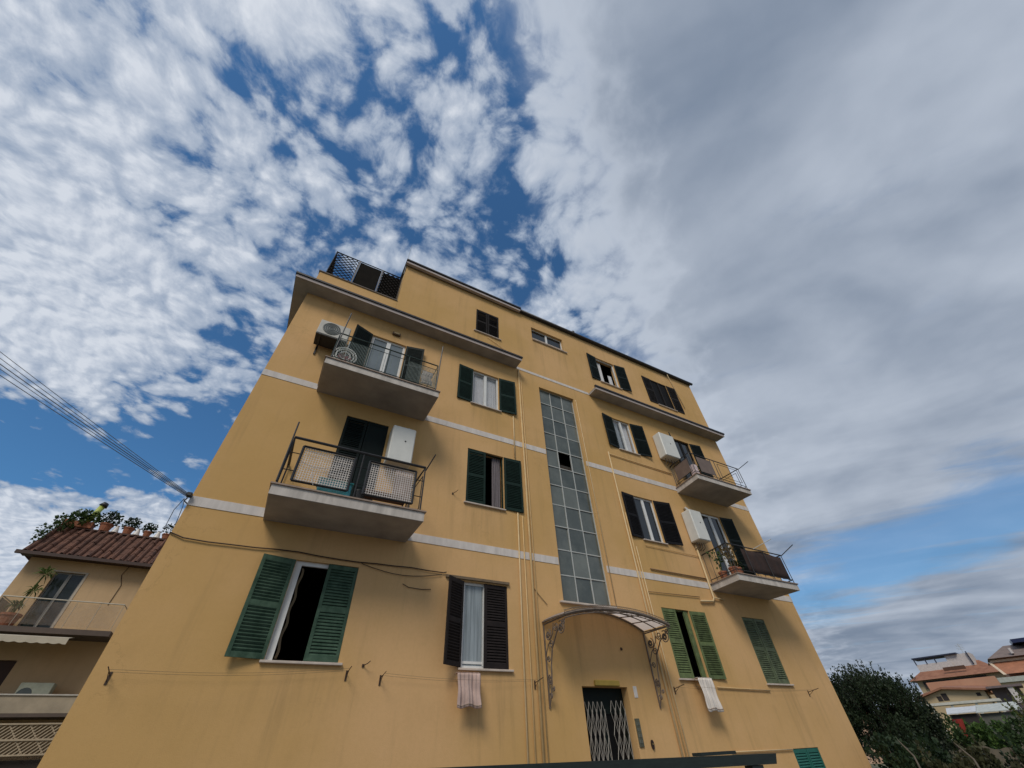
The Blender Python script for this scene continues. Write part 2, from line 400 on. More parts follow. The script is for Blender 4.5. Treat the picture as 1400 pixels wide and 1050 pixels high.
def leaf(hx, hy, z0, z1, w, ang, side, mat, parent, nrail=1, label=None, plain=False):
    a = R(ang); d = Vector((side * math.cos(a), -math.sin(a), 0)); nr = Vector((side * -math.sin(a), -math.cos(a), 0))
    o0 = Vector((hx, hy, 0)); t = .036
    def P(u, v, z): q_ = o0 + d * u + nr * v; return (q_.x, q_.y, z)
    m = MB()
    def bx(u0, u1, za, zb, v0=0.0, v1=t):
        m.hexa([P(u0, v0, za), P(u1, v0, za), P(u1, v1, za), P(u0, v1, za), P(u0, v0, zb), P(u1, v0, zb), P(u1, v1, zb), P(u0, v1, zb)])
    st = .058; rl = .075
    bx(.004, st, z0, z1); bx(w - st, w - .004, z0, z1)
    zs = [z0 + (z1 - z0) * k / (nrail + 1) for k in range(nrail + 2)]
    for k, zc in enumerate(zs):
        za, zb = (zc, zc + rl) if k == 0 else ((zc - rl, zc) if k == len(zs) - 1 else (zc - rl / 2, zc + rl / 2))
        bx(st, w - st, za, zb, .003, t - .003)
    for k in range(nrail + 1):
        a0 = zs[k] + (rl if k == 0 else rl / 2); a1 = zs[k + 1] - (rl if k == nrail else rl / 2)
        n = max(3, int((a1 - a0) / .046)); dz_ = (a1 - a0) / n
        for i in range(n):
            zc = a0 + (i + .5) * dz_; hh = dz_ * .40; th = .006 + random.uniform(-.001, .002)
            jj = random.uniform(-.003, .003)
            if plain: continue
            m.hexa([P(st, .004, zc + hh - th + jj), P(w - st, .004, zc + hh - th), P(w - st, t - .004, zc - hh - th + jj), P(st, t - .004, zc - hh - th),
                    P(st, .004, zc + hh + th + jj), P(w - st, .004, zc + hh + th), P(w - st, t - .004, zc - hh + th + jj), P(st, t - .004, zc - hh + th)])
        if plain: bx(st, w - st, a0, a1, .010, t - .010)
    o = m.build('shutter', mat, parent)
    if label: o['label'] = label
    return o

def sash(m, x0, x1, z0, z1, y, s=.05, d=.04, mull=True, midrail=None):
    m.box(x0, x0 + s, y, y + d, z0, z1); m.box(x1 - s, x1, y, y + d, z0, z1)
    m.box(x0 + s, x1 - s, y + .002, y + d - .002, z0, z0 + s); m.box(x0 + s, x1 - s, y + .002, y + d - .002, z1 - s, z1)
    if mull:
        xm = (x0 + x1) / 2; m.box(xm - s * .9, xm + s * .9, y - .006, y + d + .004, z0 + s, z1 - s)
    if midrail: m.box(x0 + s, x1 - s, y + .004, y + d - .004, midrail - .02, midrail + .02)

def curtain(x0, x1, z0, z1, y, mat, parent, amp=.018, k=9, name='curtain'):
    ph = random.uniform(0, 6)
    m = MB(); m.sheet(lambda u, v: (x0 + (x1 - x0) * u, y + amp * math.sin(ph + u * k * 6.28) + .006 * math.sin(u * 31 + v * 3), z0 + (z1 - z0) * v), 48, 4)
    return m.build(name, mat, parent, True)

def window(x0, x1, z0, z1, L, Rr, mat, name='window', frame=WHITE, fs=.05, sill=True, glass=True, cur=None, mull=True, wl=None, wr=None, sillx=None, nrail=1,
           midrail=None, labels=(None, None), plain=(False, False), rmat=None, yf=.06, fr=True):
    hole(x0, x1, z0, z1)
    f = MB()
    if fr: sash(f, x0, x1, z0, z1, yf, fs, .045, mull, midrail)
    else: f.box(x0, x0 + .03, yf, yf + .04, z0, z1); f.box(x1 - .03, x1, yf, yf + .04, z0, z1); f.box(x0 + .03, x1 - .03, yf + .002, yf + .038, z1 - .03, z1)
    w = f.build(name, frame, BLD)
    if glass:
        gm = MB()
        parts = [(x0 + fs, (x0 + x1) / 2 - fs), ((x0 + x1) / 2 + fs, x1 - fs)] if mull else [(x0 + fs, x1 - fs)]
        for a, b in parts:
            k = random.uniform(-.004, .004)
            gm.quad((a, yf + .022, z0 + fs), (b, yf + .022 + k, z0 + fs), (b, yf + .022 + k, z1 - fs), (a, yf + .022, z1 - fs))
        gm.build('pane', glass if not isinstance(glass, bool) else GLASS, w)
    if cur: cur(w)
    if sill:
        a, b = sillx or (x0 - .06, x1 + .06)
        s = MB(); s.bbox(a, b, -.055, yf - .003, z0 - .035, z0 + .001, .006); s.build('sill', MARB, w)
    hw = (x1 - x0) / 2
    for ang, hx, sd, ww, lb, pl, mt in ((L, x0, 1, wl or hw, labels[0], plain[0], mat), (Rr, x1, -1, wr or hw, labels[1], plain[1], rmat or mat)):
        if ang is None: continue
        hy = .045 if ang < 25 else -.022
        if ang > 120: hx -= sd * .004
        leaf(hx, hy, z0 + .012, z1 - .012, ww - .004, ang, sd, mt, w, nrail, lb, pl)
    return w

CLEAR = film('clear_pane', (.5, .55, .6), .25, .05)
# ---- left column
window(3.42, 4.33, 7.66, 9.08, 176, 174, DKGREEN, wl=.50, wr=.58, glass=CLEAR,
       cur=lambda w: (curtain(3.47, 3.86, 7.72, 8.93, .15, CURT, w), curtain(3.90, 4.29, 7.72, 8.93, .15, CURT, w)))
window(3.36, 4.43, 4.48, 6.04, 2, 177, DKGREEN, frame=DKGREEN, glass=False, fr=False, wr=.54, sillx=(3.31, 4.45),
       cur=lambda w: curtain(4.14, 4.38, 4.5, 6.0, .12, CURTP, w, k=4))
w1 = window(.16, 1.25, 1.20, 2.70, 168, 3, GREENSH, glass=False, fr=False, wl=.55, sillx=(.10, 1.32), frame=WHITE, labels=('dark green shutter leaf folded open on the wall', 'lighter green closed shutter leaf'))
m = MB(); m.box(.19, .27, .055, .10, 1.2, 2.67); m.box(.27, .80, .06, .10, 2.63, 2.67); m.build('window_frame', WHITE, w1)
m = MB(); m.sheet(lambda u, v: (.29 + .05 * math.sin(v * 22) * .3 + .04 * u, .14 + .02 * u, 1.25 + 1.36 * v), 2, 30); m.build('curtain', pm('brown_lace', (.20, .15, .09), .9), w1)
w2 = window(3.42, 4.44, 1.20, 2.70, 148, 2, pm('brown_black_shutter_paint', (.020, .015, .014), .65, .3, 7, spec=.2), glass=pm('pale_glass', (.27, .31, .33), .08, .40, 2.5, stretch=(7, 7, .3)), sillx=(3.36, 4.52), midrail=1.30, wl=.50, wr=.55,
            labels=('black shutter leaf standing out from the wall', 'black closed shutter leaf with open slats'))
m = MB(); m.box(3.0, 4.48, -.05, -.003, 2.725, 2.775); m.build('shutter_hood', pm('weathered_wood', (.16, .115, .07), .8, .25, 8), w2)
# ---- right column
def cur_r(x0, x1, z0, z1):
    return lambda w: (curtain(x0 + .06, x0 + .36, z0 + .06, z1 - .08, .16, pm('blue_grey_curtain', (.22, .26, .30), .9, .2, 3), w, k=4), curtain(x1 - .30, x1 - .06, z0 + .06, z1 - .08, .17, CURT, w, k=4))
window(9.10, 9.95, 7.66, 9.08, 172, 172, BLKGREEN, wl=.52, wr=.60, glass=CLEAR, cur=cur_r(9.10, 9.95, 7.66, 9.08), fs=.045)
window(9.10, 9.95, 4.48, 5.90, 174, 172, BLACKSH, wl=.51, wr=.66, fs=.055)
w3 = window(9.03, 10.04, 1.17, 2.68, 2, 176, OLIVESH, glass=False, fr=False, wr=.57, sillx=(8.98, 10.05), frame=OLIVESH, labels=('olive green closed shutter leaf', 'olive green shutter leaf open on the wall'))
m = MB(); m.box(9.86, 10.0, .03, .075, 1.19, 2.66); m.build('window_frame', OLIVESH, w3)
window(12.24, 13.26, 1.13, 2.70, 1, 2, GREYGR, glass=False, fr=False, frame=GREYGR, sillx=(12.2, 13.32))
window(12.23, 13.28, -1.0, -.14, 1, 1, TEALSH, glass=False, fr=False, frame=TEALSH, nrail=0, sillx=(12.2, 13.32))
# ---- attic
window(3.44, 4.38, 11.08, 12.40, 1, 2, BROWNSH, glass=False, fr=False, frame=BROWNSH, sillx=(3.36, 4.46))
window(9.08, 10.10, 10.95, 12.42, 174, 173, BLKGREEN, wl=.50, wr=.56, fs=.045, glass=False, mull=False,
       cur=lambda w: (curtain(9.12, 9.42, 11.0, 12.3, .16, CURT, w, k=4), curtain(9.72, 9.92, 11.0, 11.7, .15, CURT, w, k=3, name='hanging_towel')))
window(12.26, 13.28, 10.90, 12.46, 178, 178, BROWNSH, wl=.52, wr=.54, frame=BROWNSH, fs=.05, glass=pm('dark_matte_pane', (.008, .007, .007), .6, spec=.1), yf=.015)
f = MB(); sash(f, 5.87, 7.40, 11.90, 12.68, .10, .045, .04); sl_ = f.build('window', WHITE, BLD); sl_['label'] = 'low horizontal window under the roof edge'
m = MB(); m.quad((5.92, .12, 11.94), (7.36, .12, 11.94), (7.36, .122, 12.64), (5.92, .12, 12.64)); m.build('pane', GLASS, sl_)
m = MB(); m.bbox(5.86, 7.52, -.06, .097, 11.86, 11.899, .006); m.box(5.87, 7.40, .02, .06, 12.03, 12.05); m.build('sill', MARB, sl_)
# ---- balcony doors
def bdoor(*a, **k): return window(*a, name='balcony_door', sill=False, **k)
bdoor(.22, 1.20, 6.68, 9.08, 160, 168, BLKGREEN, wl=.53, wr=.55, glass=pm('blue_grey_glass', (.16, .19, .21), .06, .2, 1.5), fs=.065, nrail=2, midrail=7.25)
bdoor(.22, 1.22, 3.48, 6.05, 1, 1, BLKGREEN, frame=BLKGREEN, glass=False, fr=False, nrail=2, plain=(False, True))
bdoor(12.24, 13.20, 6.66, 9.12, 150, 172, BLKGREEN, frame=BLACKSH, wl=.48, wr=.56, fs=.06, nrail=2)
bdoor(12.20, 13.18, 3.48, 5.93, None, 172, BLACKSH, wr=.57, fs=.07, nrail=2, rmat=BLKGREEN)

# ---- stair window
sx0, sx1, sz0, sz1 = STAIR; NR, NC = 11, 3
fm = MB(); yg = .11
for i in range(NC + 1):
    x = sx0 + (sx1 - sx0) * i / NC; x = min(max(x, sx0 + .013), sx1 - .013); fm.box(x - .013, x + .013, yg - .02, yg + .02, sz0, sz1)
for j in range(NR + 1):
    z = sz0 + (sz1 - sz0) * j / NR; z = min(max(z, sz0 + .012), sz1 - .012); fm.box(sx0, sx1, yg - .016, yg + .016, z - .012, z + .012)
sw = fm.build('stair_window', GREYFR, BLD); sw['label'] = 'tall gridded stair window with dark panes'
pn = MB()
for i in range(NC):
    for j in range(NR):
        if i == 1 and j == NR - 5: continue
        a = sx0 + (sx1 - sx0) * i / NC; b = a + (sx1 - sx0) / NC; c = sz0 + (sz1 - sz0) * j / NR; d = c + (sz1 - sz0) / NR
        k1, k2 = random.uniform(-.009, .009), random.uniform(-.012, .012)
        pn.quad((a, yg - k1, c), (b, yg + k1, c), (b, yg + k1 + k2, d), (a, yg - k1 + k2, d))
pn.build('pane', STGL, sw)
c = sz0 + (sz1 - sz0) * (NR - 5) / NR; d = c + (sz1 - sz0) / NR
a = sx0 + (sx1 - sx0) / NC; b = a + (sx1 - sx0) / NC
m = MB(); m.hexa([(a + .02, yg + .03, c + .02), (b - .02, yg + .03, c + .02), (b - .02, yg + .05, c + .02), (a + .02, yg + .05, c + .02), (a + .02, yg + .38, d - .12), (b - .02, yg + .38, d - .12), (b - .02, yg + .40, d - .12), (a + .02, yg + .40, d - .12)])
o = m.build('open_pane', pm('brown_glass', (.05, .03, .02), .2, .2, 3), sw); o['label'] = 'tilted open pane'
m = MB(); m.bbox(sx0 - .12, sx1 + .05, -.07, yg - .021, sz0 - .045, sz0 - .001, .008); m.build('sill', MARB, sw)

# ---- facade with openings
wm = MB()
def facade(x0, x1, z0, z1):
    hs = [h for h in holes if h[0] < x1 and h[1] > x0 and h[2] < z1 and h[3] > z0]
    xs = sorted({x0, x1, *[h[0] for h in hs], *[h[1] for h in hs]}); zs = sorted({z0, z1, *[h[2] for h in hs], *[h[3] for h in hs]})
    for j in range(len(zs) - 1):
        run = None
        for i in range(len(xs)):
            solid = False
            if i < len(xs) - 1:
                cx, cz = (xs[i] + xs[i + 1]) / 2, (zs[j] + zs[j + 1]) / 2
                solid = not any(h[0] < cx < h[1] and h[2] < cz < h[3] for h in hs)
            if solid and run is None: run = xs[i]
            if not solid and run is not None:
                wm.quad((run, 0, zs[j]), (xs[i], 0, zs[j]), (xs[i], 0, zs[j + 1]), (run, 0, zs[j + 1])); run = None
facade(X0, X1, GROUND, ZE); facade(XA, X1, ZE, ZT)
DP = .22
for h in holes:
    dd = .30 if h == DOOR else DP
    a, b, c, d = h
    wm.quad((a, 0, c), (a, dd, c), (a, dd, d), (a, 0, d)); wm.quad((b, 0, c), (b, 0, d), (b, dd, d), (b, dd, c))
    wm.quad((a, 0, d), (a, dd, d), (b, dd, d), (b, 0, d)); wm.quad((a, 0, c), (b, 0, c), (b, dd, c), (a, dd, c))
YB = 11.0
wm.quad((X0, 0, GROUND), (X0, 0, ZE), (X0, YB, ZE), (X0, YB, GROUND)); wm.quad((X1, 0, GROUND), (X1, YB, GROUND), (X1, YB, ZT), (X1, 0, ZT))
wm.quad((X0, YB, GROUND), (X0, YB, ZE), (X1, YB, ZE), (X1, YB, GROUND)); wm.quad((XA, YB, ZE), (XA, YB, ZT), (X1, YB, ZT), (X1, YB, ZE))
wm.quad((XA, 0, ZE + .002), (XA, 0, ZT), (XA, YB, ZT), (XA, YB, ZE + .002))
wm.build('wall', WALL, BLD)
m = MB(); m.quad((X0 + .01, .9, GROUND), (X1 - .01, .9, GROUND), (X1 - .01, .9, ZT - .05), (X0 + .01, .9, ZT - .05)) if False else None
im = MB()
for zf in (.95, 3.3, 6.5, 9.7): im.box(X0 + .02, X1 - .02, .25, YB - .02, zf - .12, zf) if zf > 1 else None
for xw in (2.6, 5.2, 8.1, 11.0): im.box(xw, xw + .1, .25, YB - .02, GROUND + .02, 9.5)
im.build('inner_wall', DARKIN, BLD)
# terrace parapet
m = MB(); m.box(X0 + .0, XA - .003, 0.0, .16, ZE, 11.02); m.box(X0, X0 + .16, .16, 6.0, ZE, 11.02)
m.build('parapet', WALL, BLD)
m = MB(); m.box(X0 - .03, XA - .004, -.03, .19, 11.02, 11.06); m.box(X0 - .03, X0 + .19, .19, 6.0, 11.02, 11.06); m.build('parapet_cap', pm('cap_stone', (.16, .13, .11), .9), BLD)
m = MB(); m.box(X0 + .01, XA + .01, .01, YB, ZE - .03, ZE + .02); m.build('terrace_floor', CONC, BLD)
# roof slab and edges
m = MB(); m.box(XA - .02, X1 + .06, -.05, YB, ZT + .002, ZT + .08); m.build('roof', pm('roof_bitumen', (.07, .065, .06), .9), BLD)
m = MB(); m.box(XA - .06, 5.32, -.16, -.052, ZT - .055, ZT + .05); rf = m.build('roof_edge', EAVEF, BLD)
m = MB(); m.box(XA - .08, 5.34, -.20, -.03, ZT + .085, ZT + .15); m.box(XA - .08, XA + .06, -.03, 3.5, ZT + .085, ZT + .15); m.build('gutter', DARKM, rf)
m = MB(); m.tube([(5.30, -.10, ZT + .06), (X1 + .12, -.10, ZT + .04)], .065, 10); m.box(5.33, X1 + .10, -.09, .04, ZT + .10, ZT + .125); m.build('gutter', DARKM, BLD, True)
# eaves
def eave(x0, x1, ret):
    m = MB(); m.box(x0, x1, -.42, -.002, ZE, ZE + .10)
    if ret: m.box(x0, X0 - .002, -.002, YB, ZE, ZE + .10)
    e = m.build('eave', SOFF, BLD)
    m = MB(); m.box(x0 - .004, x1 + .004, -.436, -.4205, ZE - .012, ZE + .10); m.build('fascia', EAVEF, e)
    m = MB(); m.box(x0 - .03, x1 + .03, -.475, -.40, ZE + .104, ZE + .165)
    if ret: m.box(x0 - .03, x0 + .06, -.40, YB, ZE + .104, ZE + .165)
    m.build('gutter', DARKM, e)
eave(-2.18, 5.02, True); eave(8.22, 15.33, False)
# pale string courses
def band(x0, x1, z0, z1):
    m = MB(); m.box(x0, x1, -.010, -.0005, z0, z1); m.build('string_course', BAND, BLD)
for z0, z1 in ((3.35, 3.52), (6.55, 6.72)):
    L = [(X0 - .006, -.62), (2.08, 5.90), (7.42, 11.40), (14.0, X1 + .006)]
    for a, b in L: band(a, b, z0, z1)
band(5.04, 8.20, 9.86, 9.97)

# ---- balconies
def railpts(m, pts, r): m.tube(pts, r, 5)
def slab(xa, xb, z0, z1, p, skew=0.0):
    m = MB()
    m.hexa([(xa - skew, -p, z0), (xb, -p, z0), (xb, -.001, z0), (xa, -.001, z0), (xa - skew, -p, z0 + .04), (xb, -p, z0 + .04), (xb, -.001, z0 + .04), (xa, -.001, z0 + .04)])
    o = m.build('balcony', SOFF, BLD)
    m = MB(); e = .012
    m.hexa([(xa - skew - e, -p - e, z0 + .006), (xb + e, -p - e, z0 + .006), (xb + e, -.001, z0 + .006), (xa - e, -.001, z0 + .006), (xa - skew - e, -p - e, z1 - .02), (xb + e, -p - e, z1 - .02), (xb + e, -.001, z1 - .02), (xa - e, -.001, z1 - .02)])
    m.build('balcony_edge', CONC, o)
    m = MB(); e = .04
    m.hexa([(xa - skew - e, -p - e, z1 - .018), (xb + e, -p - e, z1 - .018), (xb + e, -.001, z1 - .018), (xa - e, -.001, z1 - .018), (xa - skew - e, -p - e, z1 + .008), (xb + e, -p - e, z1 + .008), (xb + e, -.001, z1 + .008), (xa - e, -.001, z1 + .008)])
    m.build('tile_edge', pm('edge_tiles', (.30, .22, .17), .7, .2, 8), o)
    return o
def frame(m, a, b, c, d, w=.016):
    m.bar(a, b, w); m.bar(b, c, w); m.bar(c, d, w); m.bar(d, a, w)

# upper left: fine wire railing
B1 = slab(-.60, 2.06, 6.50, 6.69, 1.05)
m = MB(); p = 1.03; za, zb = 6.78, 7.60
m.tube([(-.53, -.02, zb), (-.53, -p, zb), (1.97, -p, zb), (1.97, -.02, zb)], .018, 6)
m.tube([(-.53, -.02, za), (-.53, -p, za), (1.97, -p, za), (1.97, -.02, za)], .011, 5)
m.tube([(-.53, -p, 7.44), (1.97, -p, 7.44)], .008, 5)
for x in (-.53, .22, .70, 1.20, 1.97): m.bar((x, -p, 6.69), (x, -p, zb), .017)
for x in (-.53, 1.97): m.bar((x, -.04, 6.69), (x, -.04, zb), .014)
m.build('railing', GRIRON, B1)
m = MB()
x = -.50
while x < 1.95:
    if not (.24 < x < 1.18) or int(x * 1000) % 5 == 0: m.tube([(x, -p, za), (x, -p, 7.44)], .005, 4)
    x += .032
for xx in (-.53, 1.97):
    y = -p + .05
    while y < -.06: m.tube([(xx, y, za), (xx, y, 7.44)], .0035, 3); y += .06
for z in (6.95, 7.12, 7.28):
    for s_, e_ in ((-.50, .22), (1.20, 1.95)): m.tube([(s_, -p, z), (e_, -p, z)], .003, 3)
m.build('railing_mesh', pm('grey_wire', (.17, .21, .19), .5), B1)
m = MB(); m.tube([(-.51, -1.05, 6.75), (-.47, -1.05, 8.42)], .016, 6); m.build('clothes_pole', IRON, B1)
m = MB(); m.tube([(1.98, -1.05, 6.75), (2.03, -1.05, 8.40)], .016, 6); m.build('clothes_pole', IRON, B1)
# lower left: black frame railing with white grid panels
B2 = slab(-.60, 2.06, 3.30, 3.50, 1.08)
m = MB(); p = 1.07; zb = 4.47
m.tube([(-.56, -.02, zb), (-.56, -p, zb), (1.98, -p, zb), (1.98, -.02, zb)], .027, 6)
for x in (-.56, .72, 1.98): m.bar((x, -p, 3.50), (x, -p, zb), .022)
for x in (-.56, 1.98): m.bar((x, -.05, 3.5), (x, -.05, zb), .018)
PAN = [(-.36, .58, 3.62, 4.33), (.86, 1.80, 3.62, 4.33)]
for a, b, c, d in PAN: frame(m, (a, -p, c), (b, -p, c), (b, -p, d), (a, -p, d), .034)
for z in (3.8, 4.15):
    m.bar((-.56, -p, z), (-.36, -p, z), .014); m.bar((.58, -p, z), (.86, -p, z), .012); m.bar((1.80, -p, z), (1.98, -p, z), .014)
for x in (-.56, 1.98):
    frame(m, (x, -.15, 3.62), (x, -p + .12, 3.62), (x, -p + .12, 4.33), (x, -.15, 4.33), .014)
m.build('railing', IRON, B2)
m = MB()
GP = pm('white_grid_plastic', (.64, .59, .55), .6, .12, 5)
for a, b, c, d in PAN:
    n = 21; k = 15
    for i in range(n + 1): x = a + .01 + (b - a - .02) * i / n; m.box(x - .006, x + .006, -p + .026, -p + .032, c + .01, d - .01)
    for j in range(k + 1): z = c + .01 + (d - c - .02) * j / k; m.box(a + .01, b - .01, -p + .0325, -p + .038, z - .006, z + .006)
m.build('grid_panel', GP, B2)
m = MB(); m.tube([(-.57, -1.08, 3.55), (-.60, -1.09, 4.80)], .016, 6); m.build('clothes_pole', IRON, B2)
m = MB(); m.tube([(1.99, -1.08, 4.40), (2.10, -1.30, 4.70)], .014, 6); m.build('clothes_pole', IRON, B2)
# upper right
B3 = slab(11.38, 13.98, 6.47, 6.66, 1.05, .14)
m = MB(); p = 1.04; zb = 7.52; xl, xr = 11.29, 13.92
m.tube([(11.42, -.02, zb), (xl, -p, zb), (xr, -p, zb), (xr, -.02, zb)], .018, 6)
m.tube([(11.42, -.02, 6.78), (xl, -p, 6.78), (xr, -p, 6.78), (xr, -.02, 6.78)], .012, 5)
for x in (xl, 12.35, 12.55, xr): m.bar((x, -p, 6.66), (x, -p, zb), .018)
m.bar((xr, -.05, 6.66), (xr, -.05, zb), .016); m.bar((11.42, -.05, 6.66), (11.42, -.05, zb), .016)
frame(m, (12.70, -p, 6.9), (13.78, -p, 6.9), (13.78, -p, 7.42), (12.70, -p, 7.42), .014)
frame(m, (xr, -.15, 6.9), (xr, -p + .15, 6.9), (xr, -p + .15, 7.42), (xr, -.15, 7.42), .014)
frame(m, (11.41, -.12, 6.86), (11.31, -p + .12, 6.86), (11.31, -p + .12, 7.42), (11.41, -.12, 7.42), .014)
m.bar((13.30, -p, 7.42), (13.50, -p + .1, 7.15), .012); m.bar((13.50, -p + .1, 7.15), (13.42, -p + .05, 7.05), .012)
m.build('railing', IRON, B3)
PINK = pm('pinkish_panel', (.17, .125, .105), .7, .2, 4)
m = MB(); m.box(11.62, 12.33, -p - .004, -p + .006, 6.84, 7.44)
m.hexa([(11.415, -.18, 6.88), (11.325, -p + .18, 6.88), (11.335, -p + .18, 6.88), (11.425, -.18, 6.88), (11.415, -.18, 7.40), (11.325, -p + .18, 7.40), (11.335, -p + .18, 7.40), (11.425, -.18, 7.40)])
m.build('railing_panel', PINK, B3)
m = MB(); m.tube([(xr, -1.04, 7.50), (14.55, -1.22, 7.92)], .014, 6); m.build('clothes_pole', IRON, B3)
# lower right
B4 = slab(11.38, 13.98, 3.30, 3.49, 1.05, .14)
m = MB(); zb = 4.34
m.tube([(11.42, -.02, zb), (xl, -p, zb), (xr, -p, zb), (xr, -.02, zb)], .018, 6)
m.tube([(11.42, -.02, 3.6), (xl, -p, 3.6), (xr, -p, 3.6), (xr, -.02, 3.6)], .012, 5)
for x in (xl, 12.1, 13.0, xr): m.bar((x, -p, 3.49), (x, -p, zb), .018)
for k in range(5): y = -.05 - k * .22; m.bar((xr, y, 3.49), (xr, y, zb), .012); m.bar((11.42 - .02 * k, y, 3.49), (11.42 - .02 * k, y, zb), .012)
m.build('railing', IRON, B4)
m = MB()
m.sheet(lambda u, v: (11.95 + (xr - .03 - 11.95) * u, -p + .03 + .012 * math.sin(u * 40) * (1 - v), 3.60 + .70 * v - .03 * math.sin(u * 9) * v), 60, 4)
m.build('screen_cloth', pm('dark_red_screen', (.034, .017, .013), .85, .35, 5), B4, True, solid=.006)
m = MB(); m.tube([(xr, -1.04, 4.32), (14.6, -1.22, 4.72)], .014, 6); m.build('clothes_pole', IRON, B4)
m = MB(); m.tube([(12.55, -1.04, 4.34), (12.95, -1.5, 4.55)], .010, 6); m.build('clothes_pole', GREYFR, B4)

# ---- pipes on the facade
def pipe(pts, r=.022, mat=PIPE, name='pipe'):
    m = MB(); m.tube(pts, r, 8); return m.build(name, mat, BLD, True)
Y = -.03
pipe([(5.10, Y, 9.80), (5.09, Y, 3.6), (5.06, Y, -1.6)], .028)
pipe([(4.80, Y, 7.60), (4.79, Y, 6.1)], .017, PIPEC); pipe([(4.79, Y, 4.46), (4.76, Y, 2.0), (4.74, Y, -1.6)], .017, PIPEC)
pipe([(4.92, Y, 4.4), (4.90, Y, -1.6)], .014)
pipe([(5.18, Y, 9.6), (5.17, Y, -1.6)], .012)
pipe([(8.47, Y, 7.35), (8.46, Y, -1.6)], .022, PIPEC)
pipe([(8.56, Y, 5.2), (8.58, Y, -1.6)], .016); pipe([(8.66, Y, 4.2), (8.66, Y, -1.6)], .014, PIPEC)
pipe([(8.50, Y, 7.28), (11.36, Y, 7.22)], .016)
pipe([(7.47, Y, 9.3), (7.47, Y, 2.5)], .012, PIPEC)
pipe([(9.0, Y, 3.635), (11.28, Y, 3.62)], .018, pm('brown_pipe', (.25, .15, .07), .7)); pipe([(8.66, Y, 3.02), (10.66, Y, 3.07)], .010, pm('brown_pipe', (.25, .15, .07)))
pipe([(9.05, Y, 4.30), (11.4, Y, 4.27)], .009); pipe([(10.2, Y, 1.02), (12.2, Y, .98)], .014); pipe([(10.0, Y, -.13), (12.2, Y, -.15)], .012, PIPEC)
pipe([(11.26, -.05, 4.62), (11.24, -.05, 3.10), (11.15, -.05, 3.0), (10.62, -.05, 2.96)], .028, PIPEC)
pipe([(11.24, -.05, 3.1), (11.65, -.06, 3.08)], .020, PIPEC)
pipe([(13.60, -.12, ZT + .02), (13.80, -.03, 12.9), (14.0, -.03, 11.3)], .016, PIPEC)
pipe([(3.9, -.03, 10.95), (4.98, -.03, 10.45), (4.98, -.3, 10.0)], .010, PIPE)

# ---- entrance
dm = MB(); dx0, dx1 = DOOR[0], DOOR[1]
dm.box(dx0, dx1, .20, .26, .55, .98)
for a, b in ((dx0, dx0 + .08), (6.70, 6.78), (dx1 - .08, dx1)): dm.box(a, b, .19, .25, DOOR[2], .55)
dm.box(dx0, dx1, .195, .245, -.9, -.8)
DR = dm.build('entrance_door', pm('dark_green_door', (.006, .012, .010), .6, .3, 6, spec=.2), BLD)
m = MB(); m.quad((dx0 + .06, .225, DOOR[2]), (dx1 - .06, .225, DOOR[2]), (dx1 - .06, .225, .55), (dx0 + .06, .225, .55)); m.build('pane', pm('dark_door_pane', (.006, .006, .006), .5, spec=.15), DR)
LAT = pm('folding_gate_metal', (.32, .29, .25), .5, .2, 9, metal=.2)
def lattice(xa, xb, n, top):
    m = MB(); wd = (xb - xa) / n; hz = .36; y0 = .10
    zs = []; z = top
    while z > GROUND + .1: zs.append(z); z -= hz / 2
    for c in range(n):
        a = xa + c * wd + .012; b = xa + (c + 1) * wd - .012; mid = (a + b) / 2
        for sgn in (0, 1):
            pts = [(((mid if i % 2 == 0 else (a if sgn else b))), y0 + sgn * .012, zz_) for i, zz_ in enumerate(zs)]
            m.tube(pts, .0065, 4)
        m.tube([(b + .012, y0 + .006, top - .12), (b + .012, y0 + .006, GROUND + .13)], .007, 4)
    return m.build('folding_gate', LAT, DR)
lattice(6.17, 6.72, 5, .74); lattice(6.86, 7.26, 3, .76)
m = MB(); m.bbox(6.45, 7.10, -.07, -.001, .985, 1.085, .012); m.build('lintel_box', pm('yellow_lintel', (.36, .25, .045), .6, .15, 6), BLD)

# wrought iron canopy
cxm, chw = 6.73, 1.46; PD = .87
def arch(t, p):       # t in -1..1
    base = 2.06 - .03 * p; rise = .33 - .16 * p
    return Vector((cxm + chw * t, -p, base + rise * (1 - abs(t) ** 2.2)))
m = MB(); IRN = pm('weathered_bronze_iron', (.15, .115, .09), .6, .35, 9, .1)
N_ = 28
for p, r in ((.03, .020), (PD, .026), (PD * .5, .012)): m.tube([arch(-1 + 2 * i / N_, p) for i in range(N_ + 1)], r, 6)
for i in range(0, 9): t = -1 + 2 * i / 8; m.tube([arch(t, .03), arch(t, PD)], .012, 5)
m.tube([arch(-1 + 2 * i / N_, PD) - Vector((0, 0, .065)) for i in range(N_ + 1)], .010, 5)
CAN = m.build('entrance_canopy', IRN, BLD); CAN['label'] = 'arched wrought iron canopy over the entrance door'
m = MB(); m.sheet(lambda u, v: arch(-1 + 2 * u, .03 + (PD - .03) * v) + Vector((0, 0, .03)), 28, 2); m.build('canopy_glazing', leafmat('milky_glazing', (.74, .66, .62), (.84, .77, .73), .72), CAN, True)
m = MB()
for i in range(44):
    t = -1 + 2 * (i + .5) / 44; c = arch(t, PD) + Vector((0, 0, .05))
    m.tube([c + Vector((.022 * math.cos(k), 0, .024 * math.sin(k))) for k in [j * 1.0472 for j in range(6)]], .006, 4, closed=True)
    c = arch(t, PD) - Vector((0, 0, .033))
    if i % 2: m.tube([c + Vector((.018 * math.cos(k), 0, .024 * math.sin(k))) for k in [j * 1.0472 for j in range(6)]], .005, 4, closed=True)
